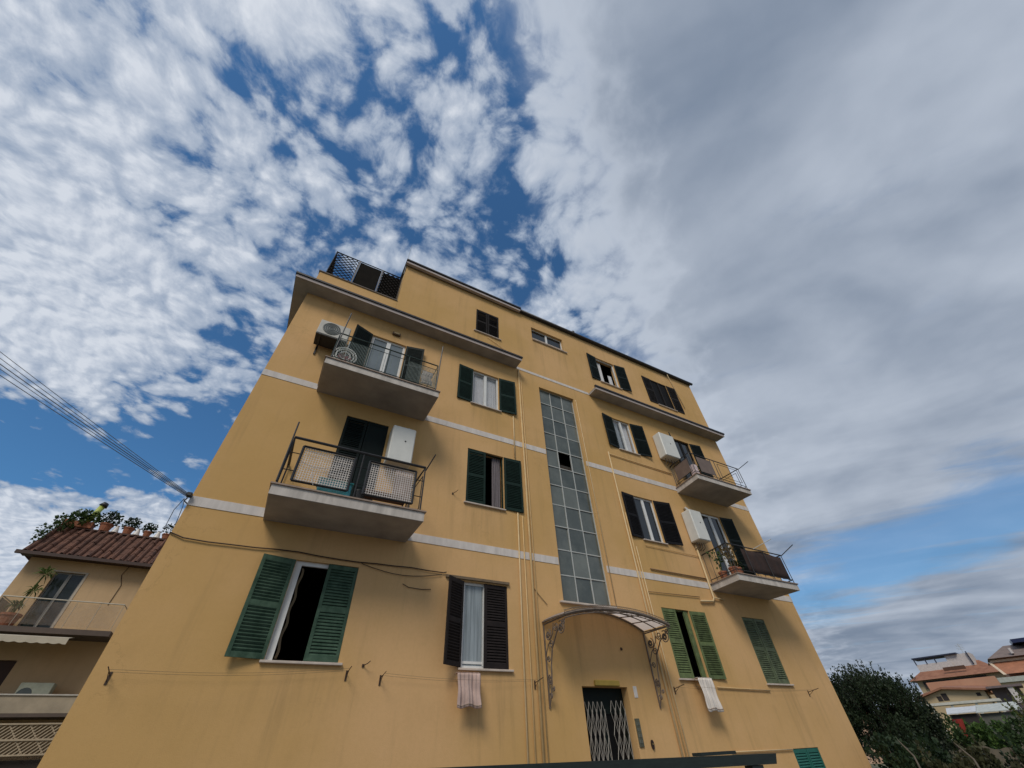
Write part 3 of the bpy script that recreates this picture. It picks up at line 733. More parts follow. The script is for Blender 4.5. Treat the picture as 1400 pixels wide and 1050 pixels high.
m.tube([arch(-1 + 2 * i / N_, PD) + Vector((0, 0, .074)) for i in range(N_ + 1)], .006, 4); m.tube([arch(-1 + 2 * i / N_, PD) + Vector((0, 0, .03)) for i in range(N_ + 1)], .006, 4); m.tube([arch(-1 + 2 * i / N_, PD) - Vector((0, 0, .033)) for i in range(N_ + 1)], .005, 4)
m.build('canopy_ornament', IRN, CAN)
def spiral(cy, cz, r, turns, a0, dirn=1, x=0.0):
    return [(x, cy + r * (1 - .75 * i / 22) * math.cos(a0 + dirn * turns * 6.283 * i / 22), cz + r * (1 - .75 * i / 22) * math.sin(a0 + dirn * turns * 6.283 * i / 22)) for i in range(23)]
def bracket(x):
    m = MB(); zt = 2.02
    m.box(x - .012, x + .012, -.030, -.004, .62, zt + .02)
    m.tube([(x, -.02, zt), (x, -PD, zt)], .015, 6)
    m.tube([(x, -.16, .98), (x, -.20, 1.3), (x, -.28, 1.55), (x, -.5, 1.80), (x, -PD + .04, 1.97)], .014, 6)
    m.tube([(x, -.03, .66), (x, -.10, .80), (x, -.16, .98)], .012, 6)
    m.tube([(x, -.02, 1.45), (x, -.14, 1.62), (x, -.34, 1.80), (x, -.40, 1.98)], .010, 6)
    for cy, cz, r, tn, a0, dn in ((-.66, 1.84, .13, 1.6, 1.2, 1), (-.48, 1.90, .08, 1.5, 0, -1), (-.17, 1.80, .11, 1.5, 2, 1), (-.12, 1.05, .085, 1.7, 1.5, -1), (-.13, 1.05, .05, 1, 0, 1), (-.10, .80, .05, 1.4, .5, 1), (-.26, 1.62, .07, 1.4, 3, -1), (-.76, 1.92, .06, 1.3, 0, 1), (-.12, 1.38, .06, 1.3, 0, 1), (-.2, .9, .04, 1.2, 2, 1)):
        m.tube(spiral(cy, cz, r, tn, a0, dn, x), .0115, 5)
    for cy, cz in ((-.12, 1.05), (-.66, 1.84), (-.17, 1.80)):
        for k in range(7):
            an = k * .8976; m.sheet(lambda u, v: (x + .02 * math.sin(u * 3.14) - .01, cy + (.015 + .05 * v) * math.cos(an + (u - .5) * .9), cz + (.015 + .05 * v) * math.sin(an + (u - .5) * .9)), 2, 2)
    return m.build('bracket', IRN, CAN)
bracket(5.30); bracket(8.17)

# ================================================================== things fixed to, hung on or standing on the building
# boilers
def boiler(x0, x1, z0, z1, p, label, flue):
    t = thing('boiler', label, 'boiler', ((x0 + x1) / 2, -.05, z0), group='white wall boilers')
    m = MB(); m.bbox(x0, x1, -p, -.02, z0, z1, .025); m.build('casing', BOIL, t)
    m = MB()
    xm = (x0 + x1) / 2
    if flue: m.tube([(xm - .1, -p / 2, z1 - .01), (xm - .1, -p / 2, z1 + .10), (xm - .08, -p / 2 + .05, z1 + .16), (xm, -.01, z1 + .18)], .04, 10)
    else: m.tube([(x1 - .15, -p / 2, z1 - .01), (x1 - .15, -p / 2, z1 + .10), (x1 - .12, -.01, z1 + .22)], .04, 10)
    m.build('flue', pm('flue_grey', (.42, .42, .40), .4), t, True)
    m = MB()
    for k in range(4): x = x0 + (x1 - x0) * (k + 1) / 5; m.tube([(x, -p * .4, z0 + .02), (x, -p * .4, z0 - .14), (x, -.02, z0 - .2)], .012, 6)
    m.build('supply_pipe', pm('copper_grey', (.16, .13, .11), .5), t, True)
    m = MB(); m.disc_y((x0 * .4 + x1 * .6), -p - .004, z1 - (z1 - z0) * .42, .022, 10, .006); m.build('badge', IRON, t)
boiler(1.27, 1.83, 4.90, 5.86, .40, 'white boiler on the lower left balcony beside the closed dark shutters', False)
boiler(11.02, 11.78, 7.76, 8.80, .37, 'white boiler at the top right balcony, just below the eave', True)
boiler(11.12, 11.66, 4.68, 5.68, .38, 'cream white boiler above the balcony with the dark red screen', True)
# AC unit
t = thing('air_conditioner', 'beige air conditioner outdoor unit high on the wall left of the top balcony', 'air conditioner', (-.75, -.25, 7.95))
m = MB(); m.bbox(-1.11, -.36, -.50, -.06, 7.93, 8.46, .02); m.build('casing', ACW, t)
m = MB(); m.disc_y(-.80, -.508, 8.20, .215, 28, .006); m.build('fan_grille', ACD, t)
m = MB()
for r in (.06, .11, .16, .205): m.tube([(-.80 + r * math.cos(k * .314), -.513, 8.20 + r * math.sin(k * .314)) for k in range(20)], .004, 4, closed=True)
m.build('grille_rings', ACW, t)
m = MB(); m.box(-1.105, -.365, -.49, -.07, 7.905, 7.929); m.build('shade_pan', pm('underside_shade_tone', (.03, .026, .024), .7), t)  # pan coloured dark to paint in the shade under the casing
m = MB()
for x in (-1.0, -.47): m.box(x - .02, x + .02, -.53, -.002, 7.86, 7.902); m.box(x - .02, x + .02, -.035, -.003, 7.62, 7.86)
m.build('bracket', IRON, t)
# wall lamp above the balcony door
t = thing('wall_lamp', 'small brown wall lamp above the top left balcony door', 'lamp', (.85, -.05, 9.40))
m = MB(); m.bbox(.72, .96, -.07, -.002, 9.35, 9.46, .01); m.build('body', pm('lamp_brown', (.10, .06, .03), .5), t)
m = MB(); m.bbox(.76, .92, -.085, -.071, 9.375, 9.435, .005); m.build('lens', pm('lamp_lens', (.40, .30, .16), .3), t)
# antenna, chimney pipe, terrace fence
t = thing('antenna', 'thin rod antenna at the left end of the attic roof', 'antenna', (.58, .3, ZT - .5))
m = MB(); m.tube([(.56, .05, ZT - .5), (.56, .05, 14.9)], .009, 5, r2=.005); m.build('rod', GREYFR, t)
m = MB(); m.bar((.50, .05, ZT - .3), (.62, .05, ZT - .3), .02); m.build('clamp', IRON, t)
t = thing('vent_pipe', 'short grey vent pipe standing on the roof edge', 'vent pipe', (8.17, .05, ZT + .08))
m = MB(); m.lathe(8.17, .05, [(.05, ZT + .08), (.05, ZT + .34)], 12); m.build('shaft', pm('zinc', (.34, .34, .33), .5, metal=.3), t)
m = MB(); m.lathe(8.17, .05, [(.075, ZT + .34), (.085, ZT + .36), (.07, ZT + .42)], 12); m.build('cap', pm('zinc_dark', (.16, .16, .16), .5), t)
t = thing('terrace_fence', 'dark ornamental screen fence round the roof terrace', 'fence', (-.55, .08, 11.06))
m = MB(); yf_ = .06
def scale_panel(m, x0, x1, z0, z1, fx):
    r = .085; j = 0; z = z0
    while z < z1 - .02:
        x = x0 + (r if j % 2 else 0)
        while x < x1 + .01:
            pts = [(x + r * math.cos(a), z + r * math.sin(a)) for a in [k * math.pi / 7 for k in range(8)]]
            pts = [(min(max(u_, x0), x1), min(w_, z1)) for u_, w_ in pts]
            m.tube([fx(u_, w_) for u_, w_ in pts], .016, 4)
            x += 2 * r
        z += r; j += 1
scale_panel(m, -1.66, -.93, 11.10, 12.45, lambda u_, w_: (u_, yf_, w_))
scale_panel(m, -.10, .54, 11.10, 12.45, lambda u_, w_: (u_, yf_, w_))
scale_panel(m, .1, 1.6, 11.10, 12.45, lambda u_, w_: (-1.66, u_, w_))
m.build('ornamental_panel', pm('brown_cast_metal', (.020, .014, .012), .7, spec=.2), t)
m = MB(); m.tube([(-1.66, 1.6, 12.47), (-1.66, yf_, 12.47), (.56, yf_, 12.47)], .02, 5); m.tube([(-1.66, 1.6, 11.09), (-1.66, yf_, 11.09), (.56, yf_, 11.09)], .018, 5)
m.bar((-1.66, yf_, 11.06), (-1.66, yf_, 12.5), .026); m.bar((.55, yf_, 11.06), (.55, yf_, 12.47), .022); m.build('rail', IRON, t)
for x in (-.90, -.13):
    m = MB(); m.box(x - .022, x + .022, yf_ - .03, yf_ + .01, 11.06, 12.46); m.build('post', pm('pale_post', (.17, .16, .16), .6), t)
m = MB(); m.sheet(lambda u, v: (-.87 + .71 * u, yf_ + .012 + .003 * math.sin(u * 9 + v * 4), 11.12 + 1.30 * v), 40, 3); m.build('screen_mat', pm('brown_reed_mat', (.011, .009, .007), .95, .5, 3, spec=.1), t, solid=.01)
m = MB(); m.sheet(lambda u, v: (-.08 + .62 * u, yf_ + .05 + .01 * math.sin(u * 50), 11.12 + 1.30 * v), 30, 3); m.build('screen_mat', pm('brown_reed_mat', (.03, .02, .014)), t, solid=.01)
# pergola roof behind the fence
# house number plate, door bell, intercom
t = tag(MB().bbox(7.50, 7.60, -.012, -.001, .80, 1.0, .004).build('number_plate', pm('white_ceramic', (.62, .58, .54), .3)), 'small white ceramic plate on the wall right of the door', 'plate')
m = MB(); m.lathe(0, 0, [(.035, 0), (.05, .005)], 4)
t = thing('doorbell', 'dark oval bell plate on the wall right of the entrance', 'doorbell', (7.72, 0, .05))
m = MB(); b_ = 18; m.v = [(7.72 + .035 * math.cos(k * 6.283 / b_), yy, .05 + .075 * math.sin(k * 6.283 / b_)) for yy in (-.03, -.001) for k in range(b_)]
m.f = [tuple(range(b_))] + [((k + 1) % b_, k, b_ + k, b_ + (k + 1) % b_) for k in range(b_)]; m.build('plate', pm('bell_brown', (.025, .012, .008), .4), t)
m = MB(); m.disc_y(7.72, -.036, .06, .014, 10, .006); m.build('button', pm('brass', (.4, .28, .1), .35, metal=.7), t)
t = thing('intercom', 'weathered greenish intercom panel beside the entrance opening', 'intercom', (7.42, -.01, .25))
m = MB(); m.bbox(7.37, 7.49, -.025, -.001, .02, .46, .005); m.build('panel', pm('intercom_green', (.085, .085, .055), .6, .4, 14), t)
m = MB()
for r in range(4):
    for c in range(2): m.box(7.385 + c * .05, 7.42 + c * .05, -.029, -.0255, .08 + r * .09, .13 + r * .09)
m.build('name_slots', pm('slot_grey', (.12, .125, .10), .5), t)

# laundry lines with brackets
def lline(x0, x1, z0, z1, label, outs):
    t = thing('laundry_line', label, 'laundry line', (x0, -.2, z0))
    for k, (bx_, bz) in enumerate(((x0, z0), (x1, z1))):
        if not outs[k]: continue
        m = MB(); m.bar((bx_, -.003, bz - .03), (bx_, -.33, bz + .02), .010); m.bar((bx_, -.003, bz - .10), (bx_, -.17, bz - .01), .007); m.box(bx_ - .014, bx_ + .014, -.010, -.001, bz - .13, bz + .01); m.build('bracket', pm('rusty_bracket', (.06, .035, .022), .8, .3, 12), t)
    m = MB()
    for dy_ in (.06, .28):
        m.tube([(x0 + (x1 - x0) * k / 12, -dy_, z0 + (z1 - z0) * k / 12 - .05 * math.sin(k / 12 * math.pi)) for k in range(13)], .0018, 4)
    m.build('cord', pm('grey_cord', (.16, .12, .07), .8), t)
lline(-1.60, 1.42, 1.0, 1.10, 'thin laundry line with rusty brackets below the green shuttered window', (1, 1))
lline(1.98, 5.0, 1.05, 1.04, 'thin laundry line with rusty brackets below the black shuttered window', (-1, 1))
lline(8.75, 13.9, 1.00, 1.00, 'long laundry line with brackets below the two olive shuttered windows', (1, 1))

def towel(x0, x1, z0, z1, y, mat, label, slant=0.0, name='towel'):
    t = thing(name, label, 'towel', ((x0 + x1) / 2, y, z0))
    def fn(u, v): 
        wob = .024 * math.sin(u * 13 + 1 + 1.2 * v + x0) * (1.1 - v * .7) + .010 * math.sin(u * 37 + 2 * v) + .010 * math.sin(v * 9 + u * 4)
        nar = 1 - .05 * math.sin(v * 3.14)
        return ((x0 + x1) / 2 + slant * (1 - v) + (u - .5) * (x1 - x0) * nar, y + wob - .02 * (1 - v), z0 + (z1 - z0) * v - .015 * math.sin(u * 9) * (1 - v))
    m = MB(); m.sheet(fn, 44, 14); m.build('cloth', mat, t, True, solid=.006)
    m = MB(); m.sheet(lambda u, v: Vector(fn(u, 1)) + Vector((0, .02 + v * abs(y) * .6, .012 - .012 * v)), 30, 3); m.build('folded_top', mat, t, True, solid=.006)
    m = MB(); m.sheet(lambda u, v: Vector(fn(u, .06 + .03 * v)) + Vector((0, -.006, 0)), 44, 1); m.build('hem', pm('towel_hem', (.32, .24, .19), .9), t, True, solid=.004)
towel(3.28, 3.73, .62, 1.10, -.22, pm('pinkish_towel', (.52, .38, .33), .95, .15, 6), 'pinkish towel hanging below the black shuttered window')
towel(9.36, 9.83, .55, 1.16, -.24, pm('white_striped_towel', (.70, .64, .58), .95, .1, 5, stretch=(9, 1, .3)), 'white striped towel hanging from the olive shuttered window sill', .0)

# wall cables
def wcable(pts, r, label):
    m = MB(); m.tube(pts, r, 5); tag(m.build('wall_cable', pm('brown_cable', (.055, .035, .022), .7)), label, 'cable')
random.seed(11)
wcable([(X0 - .01, -.02, 2.86)] + [(X0 + .2 + k * .35, -.028, 2.80 - .02 * math.sin(k) + random.uniform(-.012, .012)) for k in range(14)] + [(3.0, -.03, 2.82)], .011, 'dark cable clipped along the wall over the green ground floor shutters')
wcable([(1.25, -.03, 2.79)] + [(1.3 + k * .2, -.03, 2.76 - .11 * math.sin(k / 8 * 3.14)) for k in range(9)], .007, 'slack thin cable between the two left ground floor windows')
wcable([(2.12, -.02, 2.50), (2.25, -.02, 2.45), (2.5, -.02, 2.44), (2.7, -.02, 2.46)], .007, 'short loose cable end on the wall left of the black shutters')
wcable([(5.1, -.02, 2.75), (5.25, -.02, 2.6), (5.45, -.02, 2.42)], .006, 'short cable running from the pipes to the canopy')
# overhead cables and their pole
PX, PY, PZ = -13.2, .2, 9.85
for i, (dzp, rr, sg, lb) in enumerate(((0, .005, .12, 'overhead cable, topmost of the bundle at the left corner'), (-.16, .005, .15, 'overhead cable, second from the top of the bundle'),
                               (-.32, .007, .17, 'thick overhead cable in the middle of the bundle'), (-.42, .005, .20, 'overhead cable, second from the bottom of the bundle'), (-.80, .006, .15, 'lowest overhead cable of the bundle at the left corner'))):
    a = Vector((X0 - .05, -.06 - .02 * i, 3.52 - .02 * i)); b = Vector((PX, PY, PZ + dzp))
    m = MB(); m.tube([a + (b - a) * (k / 20) - Vector((0, 0, sg * math.sin(k / 20 * math.pi))) for k in range(21)], rr, 5)
    tag(m.build('overhead_cable', CABLE), lb, 'cable', 'overhead cables')
t = thing('cable_clamp', 'dark clamp holding the overhead cables at the wall corner', 'clamp', (X0, -.05, 3.48))
m = MB(); m.bbox(X0 - .07, X0 + .01, -.10, -.003, 3.47, 3.54, .01); m.build('body', IRON, t)
m = MB(); m.tube([(X0 - .03, -.07, 3.44), (X0 - .05, -.07, 3.38), (X0, -.03, 3.36)], .012, 6); m.build('hook', IRON, t)
t = thing('utility_pole', 'tall grey pole carrying the overhead cables', 'pole', (PX, PY, GROUND))
m = MB(); m.lathe(PX, PY, [(.16, GROUND), (.09, 10.3)], 12); m.build('shaft', CONC, t)
m = MB(); m.box(PX - .05, PX + .05, PY - .7, PY + .7, 9.68, 9.78); m.build('crossarm', IRON, t)

# ---- objects on the balconies
def leafy(m, c, rx, ry, rz, n, s, up=.3):
    for _ in range(n):
        while True:
            d = Vector((random.uniform(-1, 1), random.uniform(-1, 1), random.uniform(-1, 1)))
            if .15 < d.length < 1: break
        p0 = Vector((c[0] + d.x * rx, c[1] + d.y * ry, c[2] + d.z * rz))
        a = Vector((random.gauss(0, 1) + d.x, random.gauss(0, 1) + d.y, random.gauss(0, 1) + up + d.z)).normalized(); b = a.orthogonal().normalized()
        b = (b * math.cos(random.random() * 6) + a.cross(b) * math.sin(random.random() * 6)).normalized()
        L = s * random.uniform(.6, 1.3); w_ = L * .38
        m.quad(p0, p0 + a * L * .5 + b * w_, p0 + a * L, p0 + a * L * .5 - b * w_)
def pot(t, cx, cy, z, r, h, mat):
    m = MB(); m.lathe(cx, cy, [(r * .72, z), (r * .95, z + h * .82), (r * 1.05, z + h * .82), (r * 1.05, z + h), (r * .9, z + h), (r * .85, z + h * .85)], 14); m.build('pot', mat, t)
# hanging basket on the top left balcony
t = thing('hanging_basket', 'round pale wire basket with pink flowers on the top left railing', 'flower basket', (-.30, -.85, 6.72))
m = MB()
for r in (.26, .20, .12): m.tube([(-.27 + r * math.cos(k * .314), -.88, 7.06 + r * math.sin(k * .314)) for k in range(20)], .018, 5, closed=True)
for k in range(8): m.tube([(-.27 + .26 * math.cos(k * .785), -.88, 7.06 + .26 * math.sin(k * .785)), (-.27, -.88, 7.06)], .007, 4)
m.tube([(-.27, -.88, 7.31), (-.27, -.88, 7.58)], .008, 4); m.build('wire_ring', pm('pale_wire', (.78, .78, .74), .4), t)
m = MB(); leafy(m, (-.25, -.84, 6.98), .13, .06, .14, 90, .07); m.build('flowers', leafmat('pink_petals', (.40, .08, .12), (.60, .35, .36)), t)
t = thing('cloth_bag', 'whitish cloth bag hanging inside the right end of the top left railing', 'bag', (1.75, -.9, 6.75))
m = MB(); m.sheet(lambda u, v: (1.60 + .28 * u + .02 * math.sin(v * 9), -.95 - .03 * math.sin(u * 3.14) * math.sin(v * 3.14) - .008 * math.sin(u * 25), 6.90 + .45 * v), 20, 8); m.build('cloth', pm('white_pink_cloth', (.50, .44, .40), .9, .2, 6), t, True, solid=.01)
m = MB(); m.tube([(1.66, -.96, 7.35), (1.72, -1.02, 7.45), (1.80, -.96, 7.35)], .006, 5); m.build('handle', GP, t)
# lower left balcony
t = thing('storage_box', 'teal blue plastic box on the lower left balcony floor', 'box', (.48, -.75, 3.51))
m = MB(); m.bbox(.08, .66, -.99, -.62, 3.512, 3.80, .02); m.build('tub', pm('teal_plastic', (.05, .30, .36), .4, .15, 4), t)
m = MB(); m.bbox(.06, .68, -1.0, -.60, 3.801, 3.84, .012); m.build('lid', pm('teal_lid', (.06, .40, .38), .4, .15, 4), t)
t = thing('plastic_sheet', 'crumpled clear plastic sheet tied to the left panel of the lower left railing', 'plastic sheet', (.1, -1.1, 3.6))
m = MB(); m.sheet(lambda u, v: (-.34 + .90 * u, -1.02 - .008 * math.sin(u * 13 + v * 7) - .006 * math.sin(u * 29 - v * 17) - .005 * math.sin(v * 31 + u * 5), 3.58 + .74 * v + .01 * math.sin(u * 15)), 40, 30)
m.build('film', film('clear_plastic', (.75, .70, .66), .07, .2), t)
m = MB()
for pts in (((-.30, 4.24), (0, 4.22), (.3, 4.19), (.52, 4.20)), ((-.32, 4.0), (-.1, 3.94), (.05, 3.95), (.3, 4.04), (.45, 4.08)), ((-.1, 3.90), (-.05, 3.72), (.0, 3.60)), ((.1, 3.95), (.25, 3.86), (.45, 3.85))):
    m.tube([(x, -1.085, z) for x, z in pts], .006, 4)
m.build('fold', pm('plastic_fold', (.62, .58, .55), .3), t)
t = thing('shoe_rack', 'low brownish shoe rack behind the right panel of the lower left balcony', 'rack', (1.2, -.75, 3.51))
m = MB()
for z in (3.56, 3.78): m.box(.86, 1.75, -.95, -.6, z, z + .02)
m.build('shelf', pm('brown_board', (.16, .08, .05), .7), t)
m = MB()
for x in (.88, 1.73):
    for y in (-.93, -.62): m.box(x - .012, x + .012, y - .012, y + .012, 3.512, 3.80)
m.build('leg', IRON, t)
t = thing('watering_bucket', 'small dark bucket beside the teal box on the lower left balcony', 'bucket', (.82, -.85, 3.51))
m = MB(); m.lathe(.83, -.88, [(.085, 3.512), (.115, 3.72), (.12, 3.72), (.12, 3.74), (.105, 3.74)], 14); m.build('body', pm('dark_plastic', (.02, .02, .022), .5), t)
m = MB(); m.tube([(.83 + .115 * math.cos(k * .314), -.88, 3.74 + .10 * math.sin(k * .314)) for k in range(11)], .005, 4); m.build('handle', IRON, t)
t = thing('drying_cloth', 'pale pinkish cloth drying behind the right panel of the lower left railing', 'cloth', (1.45, -.98, 3.7))
m = MB(); m.sheet(lambda u, v: (1.42 + .34 * u, -.96 + .02 * math.sin(u * 26) * (1 - .5 * v), 3.68 + .66 * v), 50, 4); m.build('cloth', pm('pinkish_cloth', (.46, .34, .28), .9, .15, 4), t, True, solid=.005)
# upper right balcony
def plant(label, x, y, z, r, h, mat, lm, kind, group=None, n=60, s=.09):
    t = thing('potted_plant', label, 'potted plant', (x, y, z), group=group)
    pot(t, x, y, z, r, h, mat)
    m = MB()
    if kind == 'stalk':
        for _ in range(9):
            dx_, dy_ = random.gauss(0, .10), random.gauss(0, .07); hh = random.uniform(.3, .7)
            m.tube([(x, y, z + h * .9), (x + dx_ * .5, y + dy_ * .5, z + h + hh * .6), (x + dx_, y + dy_, z + h + hh)], .006, 4)
            leafy(m, (x + dx_, y + dy_, z + h + hh * .8), .06, .05, .14, 6, s)
    else: leafy(m, (x, y, z + h + r * 1.0), r * 1.55, r * 1.3, r * 1.35, n * 3, s * .75)
    m.build('foliage', lm, t)
LG = leafmat('green_leaves', (.030, .060, .015), (.085, .135, .035)); LDRY = leafmat('dry_leaves', (.10, .065, .025), (.22, .17, .07)); LDK = leafmat('dark_leaves', (.012, .028, .012), (.035, .06, .022))
t = thing('shopping_bag', 'white and pink bag on the upper right balcony beside the panel', 'bag', (11.45, -.85, 6.66))
m = MB(); m.bbox(11.36, 11.56, -1.0, -.78, 6.67, 7.12, .03); m.build('body', pm('white_pink_bag', (.62, .50, .50), .7, .25, 9), t)
m = MB(); m.tube([(11.41, -1.0, 7.10), (11.44, -1.0, 7.22), (11.50, -1.0, 7.10)], .007, 5); m.build('handle', PINK, t)
plant('leafy green plant in a pot in the corner of the upper right balcony', 11.75, -.75, 6.67, .13, .24, TERRA, LG, 'bush', n=90)
plant('dry stalky plant at the left end of the lower right balcony', 11.45, -.85, 3.50, .12, .22, TERRA, LDRY, 'stalk')
plant('tall withered plant beside the red screen of the lower right balcony', 11.70, -.80, 3.50, .13, .24, TERRA, LDRY, 'stalk')
plant('low green and brown plant behind the left rail of the lower right balcony', 11.50, -.45, 3.50, .12, .22, TERRA, LG, 'stalk')
plant('bushy dark plant by the door of the lower right balcony', 12.1, -.55, 3.50, .14, .26, TERRA, LDK, 'bush', n=110)

# small fittings on the wall
def fitting(x, z, label, s=1.0, r=0.0):
    t = thing('wall_hook', label, 'hook', (x, -.02, z))
    m = MB(); m.box(x - .018, x + .018, -.014, -.001, z - .022, z + .022); m.build('plate', pm('rusty_bracket', (.06, .035, .022)), t)
    m = MB(); m.tube([(x, -.015, z), (x + s * .05, -.10, z + .02), (x + s * .08, -.14, z + .05)], .007, 5); m.build('hook', pm('rusty_bracket', (.06, .035, .022)), t)
fitting(3.02, 4.62, 'small dark hook on the wall left of the dark green shuttered window')
fitting(4.95, 10.35, 'small hook on the wall above the right end of the left eave')
fitting(1.66, 1.18, 'small rusty hook between the two left ground floor windows')
t = tag(MB().disc_y(7.38, -.018, 1.68, .03, 10, .017).build('wall_nail', pm('rusty_bracket', (.06, .035, .022))), 'single rusty nail in the wall under the entrance canopy', 'nail')

# ================================================================== foreground gate
GY = -4.2
t = thing('timber_gate', 'dark green timber gate frame in the foreground at the bottom edge', 'gate', (3.6, GY, GROUND))
DG = pm('dark_green_timber', (.012, .020, .017), .6, .35, 6, .15, stretch=(1, 8, 8))
def zt_(x): return -.048 - (x - 1.46) * .0115
m = MB(); xa_, xb_ = .4, 5.50
m.hexa([(xa_, GY - .06, zt_(xa_) - .085), (xb_, GY - .06, zt_(xb_) - .085), (xb_, GY + .06, zt_(xb_) - .085), (xa_, GY + .06, zt_(xa_) - .085), (xa_, GY - .06, zt_(xa_)), (xb_ + .05, GY - .06, zt_(xb_)), (xb_ + .05, GY + .06, zt_(xb_)), (xa_, GY + .06, zt_(xa_))])
m.build('top_rail', DG, t)
m = MB(); m.box(4.36, 4.90, GY - .05, GY + .07, zt_(4.4) + .002, zt_(4.4) + .028); m.build('top_board', DG, t)
for x in (.6, 2.2, 3.75, 5.18):
    m = MB(); m.box(x - .09, x + .09, GY - .05, GY + .05, GROUND, zt_(x) - .088); m.build('post', DG, t)
m = MB()
for k in range(43):
    x = .75 + k * .098
    if any(abs(x - c) < .10 for c in (2.2, 3.75)): continue
    m.box(x - .042, x + .042, GY - .012, GY + .012, GROUND + .08, zt_(x) - .16)
m.box(.5, 4.95, GY - .035, GY - .0125, -.42, -.34); m.box(.5, 4.95, GY - .035, GY - .0125, -1.4, -1.32)
m.build('boards', DG, t)

# ================================================================== neighbouring house on the left
LY = 16.8
NB = thing('neighbour_house', 'beige house with a brown tiled roof terrace beyond the left corner', 'building', (-7, LY + 4, GROUND))
NW = stucco('beige_stucco', (.56, .39, .22), .7, (.62, .44, .26), 4.0)
m = MB()
xl_, xr_ = -9.70, -1.5
def wallq(m, x0, x1, z0, z1, y, hs):
    xs = sorted({x0, x1, *[h[0] for h in hs], *[h[1] for h in hs]}); zs = sorted({z0, z1, *[h[2] for h in hs], *[h[3] for h in hs]})
    for i in range(len(xs) - 1):
        for j in range(len(zs) - 1):
            cx, cz = (xs[i] + xs[i + 1]) / 2, (zs[j] + zs[j + 1]) / 2
            if any(h[0] < cx < h[1] and h[2] < cz < h[3] for h in hs): continue
            m.quad((xs[i], y, zs[j]), (xs[i + 1], y, zs[j]), (xs[i + 1], y, zs[j + 1]), (xs[i], y, zs[j + 1]))
nh = [(-8.62, -7.60, 4.30, 6.50), (-9.6, -7.9, 1.7, 3.35)]
wallq(m, xl_, xr_, GROUND, 7.25, LY, nh)
for a, b, c, d in nh:
    m.quad((a, LY, c), (a, LY + .2, c), (a, LY + .2, d), (a, LY, d)); m.quad((b, LY, c), (b, LY, d), (b, LY + .2, d), (b, LY + .2, c)); m.quad((a, LY, d), (a, LY + .2, d), (b, LY + .2, d), (b, LY, d))
m.quad((xl_, LY, GROUND), (xl_, LY, 7.25), (xl_, LY + 8, 7.25), (xl_, LY + 8, GROUND)); m.quad((xr_, LY, GROUND), (xr_, LY + 8, GROUND), (xr_, LY + 8, 7.25), (xr_, LY, 7.25))
m.quad((xl_, LY + .6, GROUND), (xr_, LY + .6, GROUND), (xr_, LY + .6, 7.2), (xl_, LY + .6, 7.2))
m.build('wall', NW, NB)
m = MB(); sash(m, -8.62, -7.60, 4.30, 6.50, LY + .08, .06, .05); nd_ = m.build('balcony_door', pm('grey_door_frame', (.20, .20, .19), .5), NB)
m = MB(); m.quad((-8.55, LY + .11, 4.3), (-7.66, LY + .11, 4.3), (-7.66, LY + .11, 6.45), (-8.55, LY + .11, 6.45)); m.build('pane', pm('dark_green_glass', (.022, .030, .030), .1, .2, 2), nd_)
m = MB(); m.box(-7.60, -7.52, LY - .02, LY + .02, 4.3, 6.56); m.box(-8.70, -7.60, LY - .02, LY + .02, 6.50, 6.56); m.build('door_surround', pm('pale_surround', (.48, .42, .34), .8), nd_)
m = MB(); m.box(-9.58, -7.92, LY + .10, LY + .15, 1.72, 3.33); m.build('window', pm('dark_brown_infill', (.05, .022, .014), .7), NB)  # plain dark brown sheet across the lower left opening
# roof: sloping tile band with a flat ledge
m = MB(); ya, yb, z0r, z1r = LY - .45, LY + .95, 7.02, 8.62
TILE = pm('brown_roof_tiles', (.095, .042, .028), .85, .45, 2.2, .3, c2=(.18, .085, .055))
n = 30; xs0, xs1 = -10.0, -1.3
random.seed(9)
for i in range(n):
    a = xs0 + (xs1 - xs0) * i / n; b = xs0 + (xs1 - xs0) * (i + 1) / n; wv = (b - a); jx = random.uniform(-.04, .04)
    prof = [(0, 0), (.10, .015), (.26, .0), (.34, .07), (.46, .115), (.60, .115), (.74, .07), (.84, .0), (1, 0)]
    for j in range(4):
        t0, t1 = j / 4, min(1, (j + 1) / 4 + .02); sh = random.uniform(-.02, .03)
        def P_(k, t_, lift):
            fx, h = prof[k]; hh = h + lift
            return (a + wv * fx + jx * (0 < k < 8), ya + (yb - ya) * t_ - .75 * hh, z0r + (z1r - z0r) * t_ + .66 * hh)
        for k in range(8): m.quad(P_(k, t0, .012 + sh * (k in (3, 4, 5, 6))), P_(k + 1, t0, .012 + sh * (k in (2, 3, 4, 5))), P_(k + 1, t1, 0), P_(k, t1, 0))
m.quad((xs0, ya, z0r - .02), (xs1, ya, z0r - .02), (xs1, yb, z1r - .02), (xs0, yb, z1r - .02))
m.quad((xs0, ya, z0r), (xs0, yb, z1r), (xs0, yb + 3, z1r), (xs0, yb + 3, z0r))
nr_ = m.build('roof', TILE, NB)
m = MB(); m.box(xs0 - .1, xs1, ya - .12, ya - .01, z0r - .10, z0r + .03); m.box(xs0, xs1, ya - .01, LY, z0r - .05, z0r - .03); m.build('gutter', pm('brown_gutter', (.05, .025, .018), .6), nr_)
m = MB(); m.box(xs0 - .05, xs1, yb - .1, LY + 4, z1r, z1r + .07); m.build('ledge', pm('ledge_brown', (.07, .035, .026), .8), nr_)
